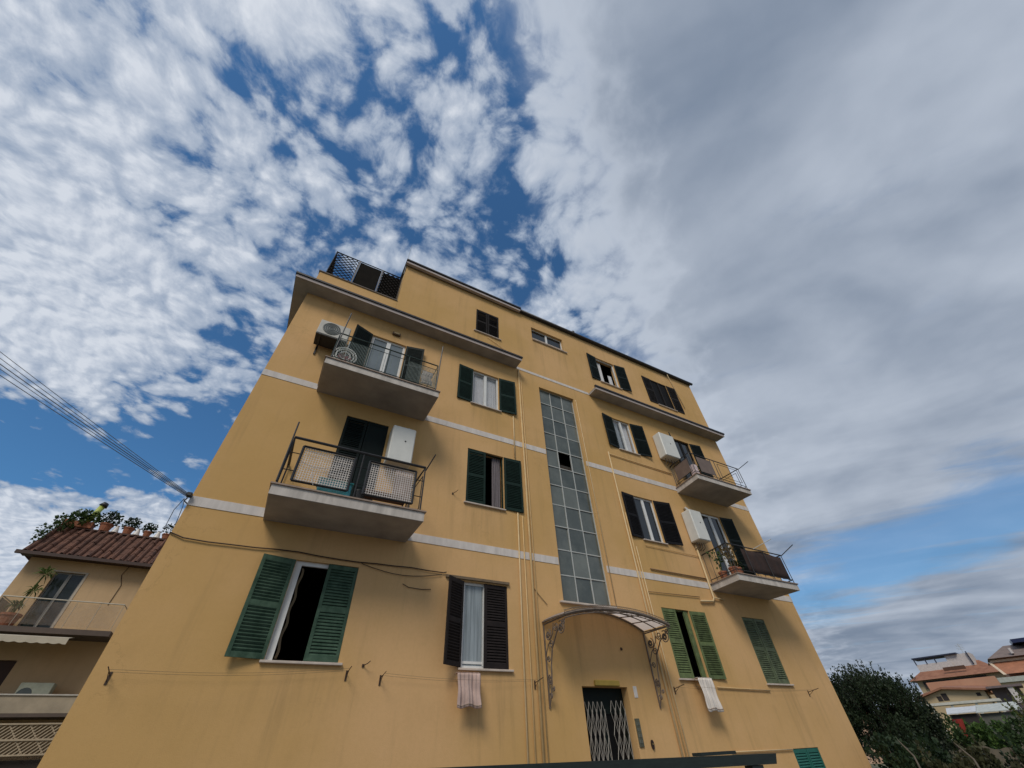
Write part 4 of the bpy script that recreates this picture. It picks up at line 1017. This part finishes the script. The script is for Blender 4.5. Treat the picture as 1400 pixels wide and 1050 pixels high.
# balconies
m = MB(); m.box(-11, -5.35, LY - 1.2, LY - .001, 4.06, 4.24); nb1 = m.build('balcony', pm('brown_slab', (.10, .075, .062), .85), NB)
m = MB(); pr_ = LY - 1.17
m.tube([(-9.2, LY - .02, 5.20), (-9.2, pr_, 5.20), (-5.42, pr_, 5.20), (-5.42, LY - .02, 5.20)], .022, 6)
for k in range(0, 6): x = -9.2 + k * .756; m.bar((x, pr_, 4.24), (x, pr_, 5.20), .012)
m.build('railing', pm('cream_rail', (.46, .42, .34), .5), nb1)
m = MB(); m.box(-9.13, -5.5, pr_ + .01, pr_ + .02, 4.32, 5.12); m.build('glass_panel', film('tinted_panel', (.35, .27, .20), .12, .1), nb1)
m = MB(); m.box(-9.215, -9.205, pr_ + .05, LY - .05, 4.28, 5.16); m.build('side_panel', pm('cream_panel', (.42, .38, .32), .7), nb1)
m = MB(); m.box(-11, -4.5, LY - 1.2, LY - .001, 1.60, 1.70); nb2 = m.build('balcony', pm('brown_slab', (.10, .075, .062)), NB)
m = MB(); m.box(-11, -4.5, LY - 1.2, LY - 1.08, 1.702, 2.19); m.build('parapet', pm('cream_parapet', (.36, .30, .22), .85, .2, 2, .2), nb2)
m = MB(); m.box(-11, -4.5, LY - 1.24, LY - 1.04, 2.192, 2.23); m.build('coping', pm('pale_coping', (.50, .47, .42), .7), nb2)
t = thing('awning', 'beige awning with scalloped edge under the neighbour house balcony', 'awning', (-8.5, LY - 1.2, 3.9))
m = MB(); m.sheet(lambda u, v: (-11 + 4.6 * u, LY - 1.0 - .55 * v, 4.0 - .12 * v), 10, 4); m.build('canvas', pm('beige_canvas', (.50, .45, .36), .9, .1, 3), t, solid=.01)
m = MB(); m.sheet(lambda u, v: (-11 + 4.6 * u, LY - 1.555, 3.88 - (.17 + .035 * abs(math.sin(u * 46))) * v), 140, 1); m.build('valance', pm('beige_canvas', (.5, .45, .36)), t, solid=.006)
t = thing('air_conditioner', 'pale air conditioner unit behind the neighbour house lower parapet', 'air conditioner', (-6.6, LY - .5, 2.0))
m = MB(); m.bbox(-7.2, -6.25, LY - .62, LY - .25, 1.9, 2.62, .02); m.build('casing', pm('pale_green_casing', (.34, .36, .28), .6), t)
m = MB(); m.disc_y(-6.95, LY - .628, 2.25, .22, 20, .006); m.build('fan_grille', ACD, t)
t = thing('trellis', 'pale diagonal lattice trellis under the neighbour house balcony', 'trellis', (-6.5, LY - 1.15, .6))
m = MB(); ty = LY - 1.15; k = -11.0
while k < -3.6:
    m.hexa([(k, ty, .62), (k + .045, ty, .62), (k + .045, ty + .012, .62), (k, ty + .012, .62), (k + .80, ty, 1.42), (k + .845, ty, 1.42), (k + .845, ty + .012, 1.42), (k + .80, ty + .012, 1.42)])
    if int(k * 1000) % 4 == 0: m.hexa([(k + .80, ty + .0125, .62), (k + .845, ty + .0125, .62), (k + .845, ty + .024, .62), (k + .80, ty + .024, .62), (k, ty + .0125, 1.42), (k + .045, ty + .0125, 1.42), (k + .045, ty + .024, 1.42), (k, ty + .024, 1.42)])
    k += .135
m.build('lattice', pm('pale_wood', (.42, .34, .24), .8), t)
m = MB(); m.box(-11, -4, ty - .03, ty - .001, .98, 1.03); m.box(-11, -4, ty - .03, ty - .001, .60, .64); m.box(-11, -4, ty - .03, ty - .001, 1.40, 1.44); m.build('rail', pm('pale_wood', (.42, .34, .24)), t)
m = MB(); m.box(-11, -4, LY - 1.0, LY - .9, GROUND, .5); tag(m.build('garden_wall', pm('dark_wall', (.03, .022, .018), .9)), 'dark low wall under the lattice trellis on the left', 'wall')
# roof terrace pots
random.seed(5)
zt = z1r + .07; yp = yb + .05
for x, r, h, lm, lb, n, kind in ((-8.35, .26, .36, LDK, 'brown pot with a dark bush right of the tall leaning stakes on the roof ledge', 150, 'bush'), (-7.45, .22, .32, LDK, 'brown pot with dark leaves in the middle of the roof ledge', 110, 'bush'),
                           (-6.65, .18, .26, LDK, 'small pot with dark leaves second from the right on the roof ledge', 80, 'bush'), (-5.80, .24, .24, LDK, 'red brown pot at the right end of the roof ledge', 60, 'bush')):
    plant(lb, x, yp, zt, r, h, TERRA, lm, kind, 'pots on the neighbour roof ledge', n, .14)
for x, lb in ((-7.9, 'white cone shaped pot between the two largest brown pots'), (-7.05, 'white cone shaped pot at the middle of the roof ledge'), (-6.2, 'white cone shaped pot near the right end of the roof ledge')):
    m = MB(); m.lathe(x, yp - .05, [(.15, zt), (.06, zt + .30), (.08, zt + .33), (.05, zt + .33)], 12); tag(m.build('garden_pot', pm('white_ceramic_pot', (.66, .62, .58), .4)), lb, 'pot', 'white pots on the neighbour roof ledge')
t = thing('trailing_shrub', 'bushy green shrub trailing over the left end of the neighbour roof', 'shrub', (-9.3, yp, zt))
m = MB(); m.bbox(-9.9, -8.8, yp - .2, yp + .2, zt, zt + .3, .02); m.build('planter', TERRA, t)
m = MB(); leafy(m, (-9.3, yp, zt + .45), .62, .4, .42, 520, .15); leafy(m, (-9.75, yp - .4, zt + .0), .35, .5, .4, 260, .13); leafy(m, (-10.0, yp - .9, zt - .75), .16, .5, .45, 200, .11); m.build('foliage', leafmat('shrub_leaves', (.018, .045, .012), (.075, .12, .03)), t)
t = thing('garden_lantern', 'yellow green lantern with a dark cap above the roof shrub', 'lantern', (-9.05, yp, zt + .3))
m = MB(); m.tube([(-9.15, yp, zt + .3), (-8.98, yp, zt + 1.18)], .10, 10, r2=.13); m.build('body', pm('yellow_green_plastic', (.42, .48, .10), .5), t, True)
m = MB(); m.tube([(-8.98, yp, zt + 1.18), (-8.92, yp, zt + 1.36)], .19, 10, r2=.12); m.build('cap', IRON, t, True)
t = thing('garden_stakes', 'thin leaning garden stakes standing in the roof planter', 'stakes', (-8.4, yp, zt))
m = MB(); m.tube([(-8.55, yp, zt + .2), (-8.35, yp, zt + 1.1)], .014, 5); m.tube([(-8.5, yp, zt + .2), (-8.22, yp, zt + 1.0)], .012, 5); m.tube([(-8.6, yp, zt + .2), (-8.5, yp, zt + .9)], .012, 5); m.build('stake', pm('dark_wood', (.06, .045, .03), .8), t)
t = thing('potted_palm', 'spiky palm like plant in a terracotta pot on the neighbour balcony', 'potted plant', (-8.75, LY - .7, 4.25))
pot(t, -8.75, LY - .72, 4.25, .32, .45, TERRA)
m = MB()
m.tube([(-8.75, LY - .7, 4.6), (-8.72, LY - .68, 5.4), (-8.66, LY - .66, 6.15)], .03, 6)
for c, n, L in (((-8.66, LY - .66, 6.2), 60, .42), ((-8.6, LY - .7, 5.55), 34, .34), ((-8.8, LY - .75, 4.95), 60, .34)):
    for _ in range(n):
        d = Vector((random.gauss(0, 1), random.gauss(0, 1), random.gauss(.35, .7))).normalized(); sd_ = d.orthogonal().normalized() * .022; c_ = Vector(c)
        e_ = c_ + d * L * random.uniform(.7, 1.1); md_ = c_ + d * L * .55 + Vector((0, 0, .05))
        m.quad(c_ - sd_ * .5, md_ - sd_, e_ - Vector((0, 0, .06)), md_ + sd_)
m.build('fronds', leafmat('palm_leaves', (.04, .07, .015), (.12, .16, .04)), t)
wc = MB(); wc.tube([(-6.3, LY - .02, 7.0), (-6.4, LY - .02, 6.6), (-6.2, LY - .03, 6.2), (-6.25, LY - .02, 5.4)], .012, 5); tag(wc.build('wall_cable', pm('brown_cable', (.055, .035, .022))), 'loose dark cable hanging on the beige neighbour house wall', 'cable')
wc = MB(); wc.tube([(X0 - .35, 1.0, 3.25), (X0 - .32, .8, 3.55), (X0 - .22, .6, 3.7), (X0 - .12, .35, 3.45), (X0 - .05, .2, 3.1), (X0 - .03, .02, 2.9)], .006, 5); tag(wc.build('wall_cable', CABLE), 'thin looping cable in the air at the left corner of the ochre building', 'cable')

# ================================================================== background on the right
def place(az, dist): a = R(az); return (dist * math.cos(a), -8.2 + dist * math.sin(a))
def zel(el, dist): return dist * math.tan(R(el))
ROOF = pm('terracotta_roof', (.30, .12, .065), .85, .25, 1.5, .2, c2=(.36, .17, .10))
CREAM = stucco('cream_stucco', (.50, .38, .22), .5, (.54, .42, .26), 9.0)
PINKW = stucco('pink_stucco', (.46, .24, .15), .5, (.50, .28, .18), 12.0)
DKV = pm('dark_void', (.03, .022, .02), .8)
def house(label, az, dist, turn):
    x, y = place(az, dist); t = thing('house', label, 'house', (x, y, GROUND), R(az - 90 + turn)); t['group'] = 'houses in the right background'; WL[t.name] = Vector((0, 0, 0)); return t
def zz2(el, dist): return zel(el, dist) - GROUND       # height above the ground
def hip(m, x0, x1, y0, y1, z0, z1, inset, ov=.5):
    x0 -= ov; x1 += ov; y0 -= ov; y1 += ov; ym = (y0 + y1) / 2
    a, b, c, d = (x0, y0, z0), (x1, y0, z0), (x1, y1, z0), (x0, y1, z0); e, f_ = (x0 + inset, ym, z1), (x1 - inset, ym, z1)
    m.quad(a, b, f_, e); m.quad(b, c, f_); m.quad(c, d, e, f_); m.quad(d, a, e); m.quad(d, c, b, a)
# house 1: wide terracotta roof with a terrace room on top
D1 = 90; H1 = house('house with a wide terracotta roof and a dark framed terrace on top', 18.9, D1, -8)
ez = zz2(3.50, D1); rz = zz2(4.62, D1)
m = MB(); m.box(-4.6, 4.4, 0, 8, 0, ez); m.build('wall', CREAM, H1, local=True)
m = MB(); hip(m, -4.6, 4.4, 0, 8, ez, rz, 2.2, .7); rf = m.build('roof', ROOF, H1, local=True)
m = MB(); m.box(-.9, 1.5, .35, .5, ez + .75, ez + 1.15); m.build('dormer', pm('dormer_dark', (.10, .045, .025), .8), rf, local=True)
m = MB(); m.box(-3.9, 3.0, -.25, -.02, ez - .9, ez - .15); m.build('loggia', DKV, H1, local=True)
m = MB(); m.box(-3.9, .2, 2.2, 5.2, rz - 1.1, rz + .15); m.build('terrace_wall', pm('white_plaster', (.55, .50, .47), .8), H1, local=True)
m = MB(); m.box(-.2, 2.6, 2.4, 5.2, rz - .6, rz + .80); m.build('terrace_room', pm('white_plaster', (.55, .5, .47)), H1, local=True)
m = MB(); m.box(-4.0, 1.3, 2.0, 5.4, rz + .82, rz + .97)
for x in (-3.9, -2.6, -1.5): m.box(x, x + .12, 2.1, 2.25, rz + .152, rz + .82)
m.box(2.3, 2.42, 2.1, 2.3, rz - .5, rz + .95)
m.build('pergola', pm('dark_blue_metal', (.02, .022, .045), .5), H1, local=True)
for x in (-3.2, 1.0, 3.4):
    m = MB(); m.box(x - .5, x + .5, -.03, -.002, ez - 3.2, ez - 1.7); m.build('window', DKV, H1, local=True)
m = MB(); m.tube([(2.0, 3.0, rz - .3), (2.0, 3.0, rz + 2.0)], .03, 4)
for k in range(4): m.tube([(1.6, 3.0, rz + 1.3 + k * .18), (2.4, 3.0, rz + 1.3 + k * .18)], .018, 4)
m.build('aerial', GREYFR, H1, local=True)
# house 2: brown roof, orange wall with pale border
D2 = 75; H2 = house('house at the right edge with a grey brown roof and orange lower roof', 13.6, D2, 5)
e2 = zz2(4.45, D2); r2_ = zz2(5.45, D2)
m = MB(); m.box(-2.6, 5.5, 1.5, 8, 0, e2); m.build('wall', PINKW, H2, local=True)
m = MB(); hip(m, -2.6, 5.5, 1.5, 8, e2, r2_, 2.2, .8); rf = m.build('roof', pm('brown_grey_roof', (.20, .15, .13), .85, .2, 2), H2, local=True)
m = MB()
for x in (-1.2, .5, .85, 1.2): m.box(x, x + .2, .85, 1.5, e2 + .25, e2 + .75)
m.build('skylight', pm('white_plaster', (.55, .5, .47)), rf, local=True)
m = MB(); m.box(-.4, 3.5, 2.4, 5, r2_ - .05, r2_ + .30); m.build('solar_panel', pm('navy_panel', (.012, .016, .06), .3), rf, local=True)
za2, zb2 = zz2(3.30, D2), zz2(4.22, D2)
m = MB(); m.quad((-2.9, -.9, za2), (6, -.9, za2), (6, 1.4, zb2), (-3.3, 1.4, zb2)); m.box(-2.6, 6, .6, 1.45, za2 - 2.5, za2 - .02); m.build('lower_roof', pm('orange_tiles', (.36, .15, .08), .85, .2, 2), H2, local=True)
m = MB(); m.hexa([(-3.1, -1.0, za2 - .05), (-2.85, -1.0, za2 - .05), (-2.85, -.8, za2 - .05), (-3.1, -.8, za2 - .05), (-3.55, 1.3, zb2 + .05), (-3.3, 1.3, zb2 + .05), (-3.3, 1.5, zb2 + .05), (-3.55, 1.5, zb2 + .05)]); m.box(-3.3, 6, 1.30, 1.48, zb2 - .02, zb2 + .18); m.build('verge', pm('pale_verge', (.60, .47, .34), .8), H2, local=True)
m = MB(); m.box(-4.6, 6, -2.6, -.3, za2 - .75, za2 - .35); m.build('veranda', pm('pale_green_fascia', (.40, .41, .36), .8), H2, local=True)
m = MB(); m.box(-4.4, 6, -2.4, -.4, 0, za2 - .76); m.build('veranda_wall', CREAM, H2, local=True)
# house 3: cream gable
D3 = 60; H3 = house('low cream house with a shallow terracotta gable roof and small windows', 20.0, D3, -4)
g0, g1 = zz2(2.0, D3), zz2(2.62, D3)
m = MB()
hw = 2.35
m.v += [(-hw, 0, 0), (hw, 0, 0), (hw, 0, g1 - .18), (-.4, 0, g1 + .15), (-hw, 0, g1 - .38), (-hw, 6, 0), (hw, 6, 0), (hw, 6, g1 - .18), (-.4, 6, g1 + .15), (-hw, 6, g1 - .38)]
m.f += [(0, 1, 2, 3, 4), (1, 6, 7, 2), (5, 0, 4, 9), (6, 5, 9, 8, 7)]; m.build('wall', CREAM, H3, local=True)
m = MB(); m.hexa([(-hw - .5, -.4, g1 - .45), (-.4, -.4, g1 + .16), (-.4, 6.2, g1 + .16), (-hw - .5, 6.2, g1 - .45), (-hw - .5, -.4, g1 - .33), (-.4, -.4, g1 + .30), (-.4, 6.2, g1 + .75), (-hw - .5, 6.2, g1 + .2)])
m.hexa([(-.4, -.4, g1 + .16), (hw + .3, -.4, g1 - .19), (hw + .3, 6.2, g1 - .19), (-.4, 6.2, g1 + .16), (-.4, -.4, g1 + .301), (hw + .3, -.4, g1 - .05), (hw + .3, 6.2, g1 + .5), (-.4, 6.2, g1 + .751)])
m.build('roof', ROOF, H3, local=True)
for x0_, x1_, a_, b_ in ((-1.1, -.75, .10, .45), (-.7, -.3, .12, .62), (1.7, 2.0, .25, .48)):
    m = MB(); m.box(x0_, x1_, -.02, -.002, g0 + a_ - .1, g0 + b_ - .1); m.build('window', DKV, H3, local=True)
m = MB(); m.box(2.6, 4.9, -.8, 3, g1 - .12, g1 + .02); m.box(2.8, 4.6, .3, 3, 0, g1 - .125); m.build('porch', pm('purple_grey_porch', (.16, .12, .12), .8), H3, local=True)
m = MB(); m.box(3.9, 4.3, -.7, -.5, g0 - .5, g1 - .125); m.build('porch_post', pm('white_plaster', (.55, .5, .47)), H3, local=True)
m = MB(); m.box(-1.6, 3.6, 4, 8, g1 - .2, g1 + .95); m.build('rear_wing', PINKW, H3, local=True)
# sheds in front
D4 = 45; S1 = thing('shed', 'white roofed garden shed below the cream house', 'shed', (*place(20.0, D4), GROUND), R(20 - 90 - 5)); WL[S1.name] = Vector((0, 0, 0))
q0, q1 = zz2(1.10, D4), zz2(1.50, D4)
m = MB(); m.hexa([(-.75, -.6, q0), (.75, -.6, q0 + .03), (.8, .9, q1), (-.8, .9, q1), (-.75, -.6, q0 + .05), (.75, -.6, q0 + .08), (.8, .9, q1 + .06), (-.8, .9, q1 + .06)]); m.build('roof', pm('white_sheet_roof', (.56, .57, .58), .6), S1, local=True)
m = MB(); m.box(-.7, .7, -.4, .9, 0, q0 - .01); m.build('wall', DKV, S1, local=True)
S2 = thing('greenhouse', 'long pale sheet roof right of the garden shed', 'shed', (*place(18.1, 47), GROUND), R(18 - 90 - 5)); WL[S2.name] = Vector((0, 0, 0))
m = MB(); m.hexa([(-.8, -.6, q0 + .02), (1.5, -.6, q0 + .05), (1.3, 1.2, q1 + .12), (-1.1, 1.2, q1 + .08), (-.8, -.6, q0 + .06), (1.5, -.6, q0 + .1), (1.3, 1.2, q1 + .2), (-1.1, 1.2, q1 + .14)]); m.build('roof', pm('pale_green_sheet', (.46, .48, .44), .6), S2, local=True)
m = MB(); m.box(-.7, 1.3, -.4, 1.1, 0, q0 - .01); m.build('wall', pm('shed_grey', (.12, .12, .10), .8), S2, local=True)
S3 = thing('veranda_roof', 'long white flat roof in front of the cream house', 'roof', (*place(19.6, 54), GROUND), R(19.6 - 90 - 4)); WL[S3.name] = Vector((0, 0, 0))
v0 = zz2(1.72, 54); m = MB(); m.box(-2.2, 2.3, -.6, 1.4, v0, v0 + .16); m.build('roof', pm('white_fascia', (.55, .53, .46), .7), S3, local=True)
m = MB()
for x in (-2.0, -.7, .8, 2.1): m.box(x - .08, x + .08, -.5, -.34, 0, v0 - .002)
m.build('post', pm('white_fascia', (.55, .53, .46)), S3, local=True)
P6 = thing('house', 'small pinkish house glimpsed between the ochre wall and the dark tree', 'house', (*place(27.55, 55), GROUND), R(27 - 90)); P6['group'] = 'houses in the right background'; WL[P6.name] = Vector((0, 0, 0))
hz_ = zz2(1.45, 55); m = MB(); m.box(-1.5, 1.0, 0, 5, 0, hz_); m.build('wall', stucco('salmon_stucco', (.52, .33, .22), .5, (.56, .38, .27), 20.0), P6, local=True)
m = MB(); hip(m, -1.5, 1.0, 0, 5, hz_, hz_ + .6, .9, .3); m.build('roof', ROOF, P6, local=True)
for x, z in ((-.3, hz_ - .7), (.55, hz_ - 1.0)):
    m = MB(); m.box(x - .18, x + .18, -.02, -.002, z - .25, z + .25); m.build('window', DKV, P6, local=True)
t = thing('red_umbrella', 'closed red parasol on a slim pole in the garden below the shed', 'parasol', (*place(20.65, 38), GROUND)); ux, uy = place(20.65, 38)
m = MB(); zc_ = zel(.80, 38); zd_ = zel(-.35, 38)
m.lathe(ux, uy, [(.27, zc_), (.17, (zc_ + zd_) / 2), (.05, zd_)], 9); m.build('canopy', pm('red_fabric', (.34, .035, .025), .8), t)
m = MB(); m.lathe(ux, uy, [(.03, GROUND), (.03, zd_ + .02)], 8); m.build('pole', GREYFR, t)
x_, y_ = place(21.6, 33); t = thing('garden_wall', 'low pale rubble wall behind the hedge on the right', 'wall', (x_, y_, GROUND), R(21.6 - 90)); WL[t.name] = Vector((0, 0, 0))
m = MB(); m.sheet(lambda u, v: (-1.6 + 5 * u, -.1 + .1 * v, (zz2(-1.0, 33) + .05 * math.sin(u * 17) + .05 * math.sin(u * 41)) * v), 60, 3); m.box(-1.6, 3.4, .0, .2, 0, zz2(-1.1, 33)); m.build('stones', pm('pale_stone', (.12, .10, .072), .9, .3, 3), t, local=True)
m = MB(); m.lathe(-.75, 0, [(.42, zz2(-.6, 33)), (.36, zz2(-.3, 33)), (.18, zz2(-.12, 33)), (.03, zz2(-.08, 33))], 10); m.build('boulder', pm('pale_stone', (.30, .26, .20)), t, True, local=True)

# trees and shrubs
BARK = pm('tree_bark', (.07, .055, .042), .9, .3, 8, .3)
def tree(name, label, cat, x, y, top, rx, ry, base_c, n, s, mat, up=.6, clumps=14, spray=0, trunk_r=.12, group=None, lean=0.0):
    t = thing(name, label, cat, (x, y, GROUND), group=group)
    m = MB(); zc = (top + base_c) / 2; rz = (top - base_c) / 2
    m.tube([(x, y, GROUND), (x + lean * .3, y, GROUND + (zc - GROUND) * .5), (x + lean, y, zc)], trunk_r, 8, r2=trunk_r * .55)
    cs = []; m2 = MB()
    for k in range(clumps):
        while True:
            d = Vector((random.uniform(-1, 1), random.uniform(-1, 1), random.uniform(-1, 1)))
            if .35 < d.length < 1: break
        cs.append((x + d.x * rx * .82, y + d.y * ry * .82, zc + d.z * rz * .80))
        m.tube([(x + lean, y, zc - rz * .5), ((x + cs[-1][0]) / 2, (y + cs[-1][1]) / 2, (zc + cs[-1][2]) / 2 - .1), cs[-1]], trunk_r * .35, 5, r2=.01)
    m.build('trunk', BARK, t, True)
    m = MB()
    for c in cs:
        k = random.uniform(.20, .44); leafy(m, c, rx * k, ry * k, rz * k, int(n / clumps), s, up)
    for si in range(spray):
        tall = si % 5 == 0
        d = Vector((random.gauss(0, 1), random.gauss(0, 1), random.gauss(1.3 if tall else .7, .7))).normalized()
        b = Vector((x + d.x * rx * .72, y + d.y * ry * .72, zc + d.z * rz * .66)); g_ = (d * .55 + Vector((random.gauss(0, .12), 0, .9))).normalized(); L = (random.uniform(.55, 1.0) * rz * .62) if tall else random.uniform(.2, .9) ** 1.3 * rz * .45
        m2.tube([b, b + g_ * L * .5, b + g_ * L * .95], .008, 3, r2=.003)
        for k in range(14):
            w_ = .035 + .09 * (1 - k / 14); leafy(m, b + g_ * L * k / 14, w_, w_, .05, 2, s * .85, 1.3)
    if spray: m2.build('twigs', BARK, t)['kind'] = 'stuff'
    m.build('crown', mat, t)
random.seed(21)
LT = leafmat('tree_leaves', (.008, .019, .009), (.042, .064, .028), .22)
x_, y_ = place(25.7, 30); tree('dark_tree', 'large dark leafy tree standing right of the ochre building', 'tree', x_, y_, 2.45, 2.05, 2.0, -1.35, 11000, .10, LT, 1.6, 26, 640, .14)
x_, y_ = place(28.6, 31); tree('dark_tree', 'dark tree half hidden behind the right corner of the ochre building', 'tree', x_, y_, 2.3, 1.9, 1.6, -.1, 6000, .10, LT, 1.6, 14, 280, .12)
x_, y_ = place(23.0, 31); tree('olive_tree', 'thin wispy tree at the right flank of the large dark tree', 'tree', x_, y_, 2.1, .85, .9, -1.3, 2600, .11, leafmat('olive_leaves', (.012, .022, .012), (.045, .060, .035), .15), 1.0, 9, 40, .08)
GB = leafmat('bright_green_leaves', (.035, .075, .016), (.11, .18, .042)); GM = leafmat('mid_green_leaves', (.022, .045, .014), (.065, .105, .03)); GY_ = leafmat('yellow_green_leaves', (.055, .075, .015), (.16, .16, .04)); GBR = leafmat('brownish_green_leaves', (.028, .032, .013), (.075, .075, .032))
for az, dist, el, hw_, n, mt, lb in ((21.6, 36, 1.35, 1.0, 1500, GM, 'green shrub in front of the cream house, beside the thin tree'), (20.6, 40, .55, .9, 900, GB, 'small bright green shrub under the white shed roof'),
                              (18.6, 38, .85, 1.2, 2200, GB, 'bright green spreading shrub right of the red parasol'), (17.0, 36, .95, 1.2, 2200, GM, 'mid green shrub under the pale sheet roof'),
                              (15.6, 40, 2.35, 1.5, 3000, GY_, 'yellow green tree like shrub near the right edge'), (14.3, 38, 2.55, 1.5, 3000, GY_, 'tall yellowish shrub at the right edge'), (16.1, 33, .9, 1.2, 2200, GM, 'round green shrub below the yellow green one'), (13.8, 30, .7, 1.3, 2200, LG, 'dark green shrub low at the right edge')):
    x_, y_ = place(az, dist); tree('shrub', lb, 'shrub', x_, y_, zel(el, dist), hw_, hw_, GROUND + .15, n, .15, mt, .4, 10, 10, .05, 'garden shrubs on the right')
for az, dist, el, hw_, n, mt, lb in ((28.0, 19, -.3, 1.0, 1800, LDK, 'dark hedge bush right beside the ochre wall'), (26.0, 17, -.1, .9, 2000, LDK, 'dark hedge bush under the large tree'), (24.2, 17, -.5, .9, 1900, LDK, 'dark hedge bush second from the ochre wall end'),
                              (22.6, 16, -.75, .9, 1800, GBR, 'brownish green hedge bush below the boulder'), (20.9, 15, -.95, .8, 1700, GBR, 'brownish hedge bush below the red parasol'), (19.2, 15, -.75, .9, 1700, GBR, 'brownish green hedge bush at the lower right'), (17.5, 15, -.6, .9, 1700, LDK, 'dark green hedge bush in the lower right corner'), (15.6, 15, -.5, .9, 1500, LDK, 'dark hedge bush beyond the lower right corner')):
    x_, y_ = place(az, dist); tree('hedge_bush', lb, 'hedge', x_, y_, zel(el, dist), hw_, hw_, GROUND + .05, n, .10, mt, .5, 9, 12, .03, 'hedge bushes at the lower right')
for az0, el0, az1, el1, dist, lb in ((25.3, -.45, 24.9, -2.6, 14, 'pale bare stem leaning in front of the dark hedge'), (21.6, -.8, 21.1, -2.8, 13.0, 'pale curved stem leaning in front of the brown hedge')):
    a = place(az0, dist); b = place(az1, dist - .3); mdp = place((az0 + az1) / 2 - .25, dist - .15)
    t = thing('bare_stem', lb, 'stem', (b[0], b[1], GROUND))
    m = MB(); m.tube([(b[0], b[1], GROUND), (b[0], b[1], zel(el1, dist)), (mdp[0], mdp[1], zel((el0 + el1) / 2 + .2, dist)), (a[0], a[1], zel(el0, dist))], .024, 7, r2=.012); m.build('stem', pm('pale_bark', (.12, .10, .075), .9, .25, 10), t, True)
    m = MB(); m.tube([(a[0], a[1], zel(el0, dist)), (a[0] + .08, a[1] + .06, zel(el0, dist) + .05)], .012, 5, r2=.004); m.build('twig', pm('pale_bark', (.20, .17, .13)), t)
# far-off woods closing the horizon
random.seed(3); m = MB()
for _ in range(2600):
    az = random.uniform(2, 60); dist = random.uniform(150, 260); x_, y_ = place(az, dist)
    leafy(m, (x_, y_, GROUND + random.uniform(1, 4.5)), 2.5, 2.5, 2.2, 5, 1.6, .5)
o = m.build('far_woods', leafmat('woods_leaves', (.018, .032, .016), (.05, .07, .035))); o['kind'] = 'stuff'; tag(o, 'dark woods on the horizon behind the houses', 'woods')
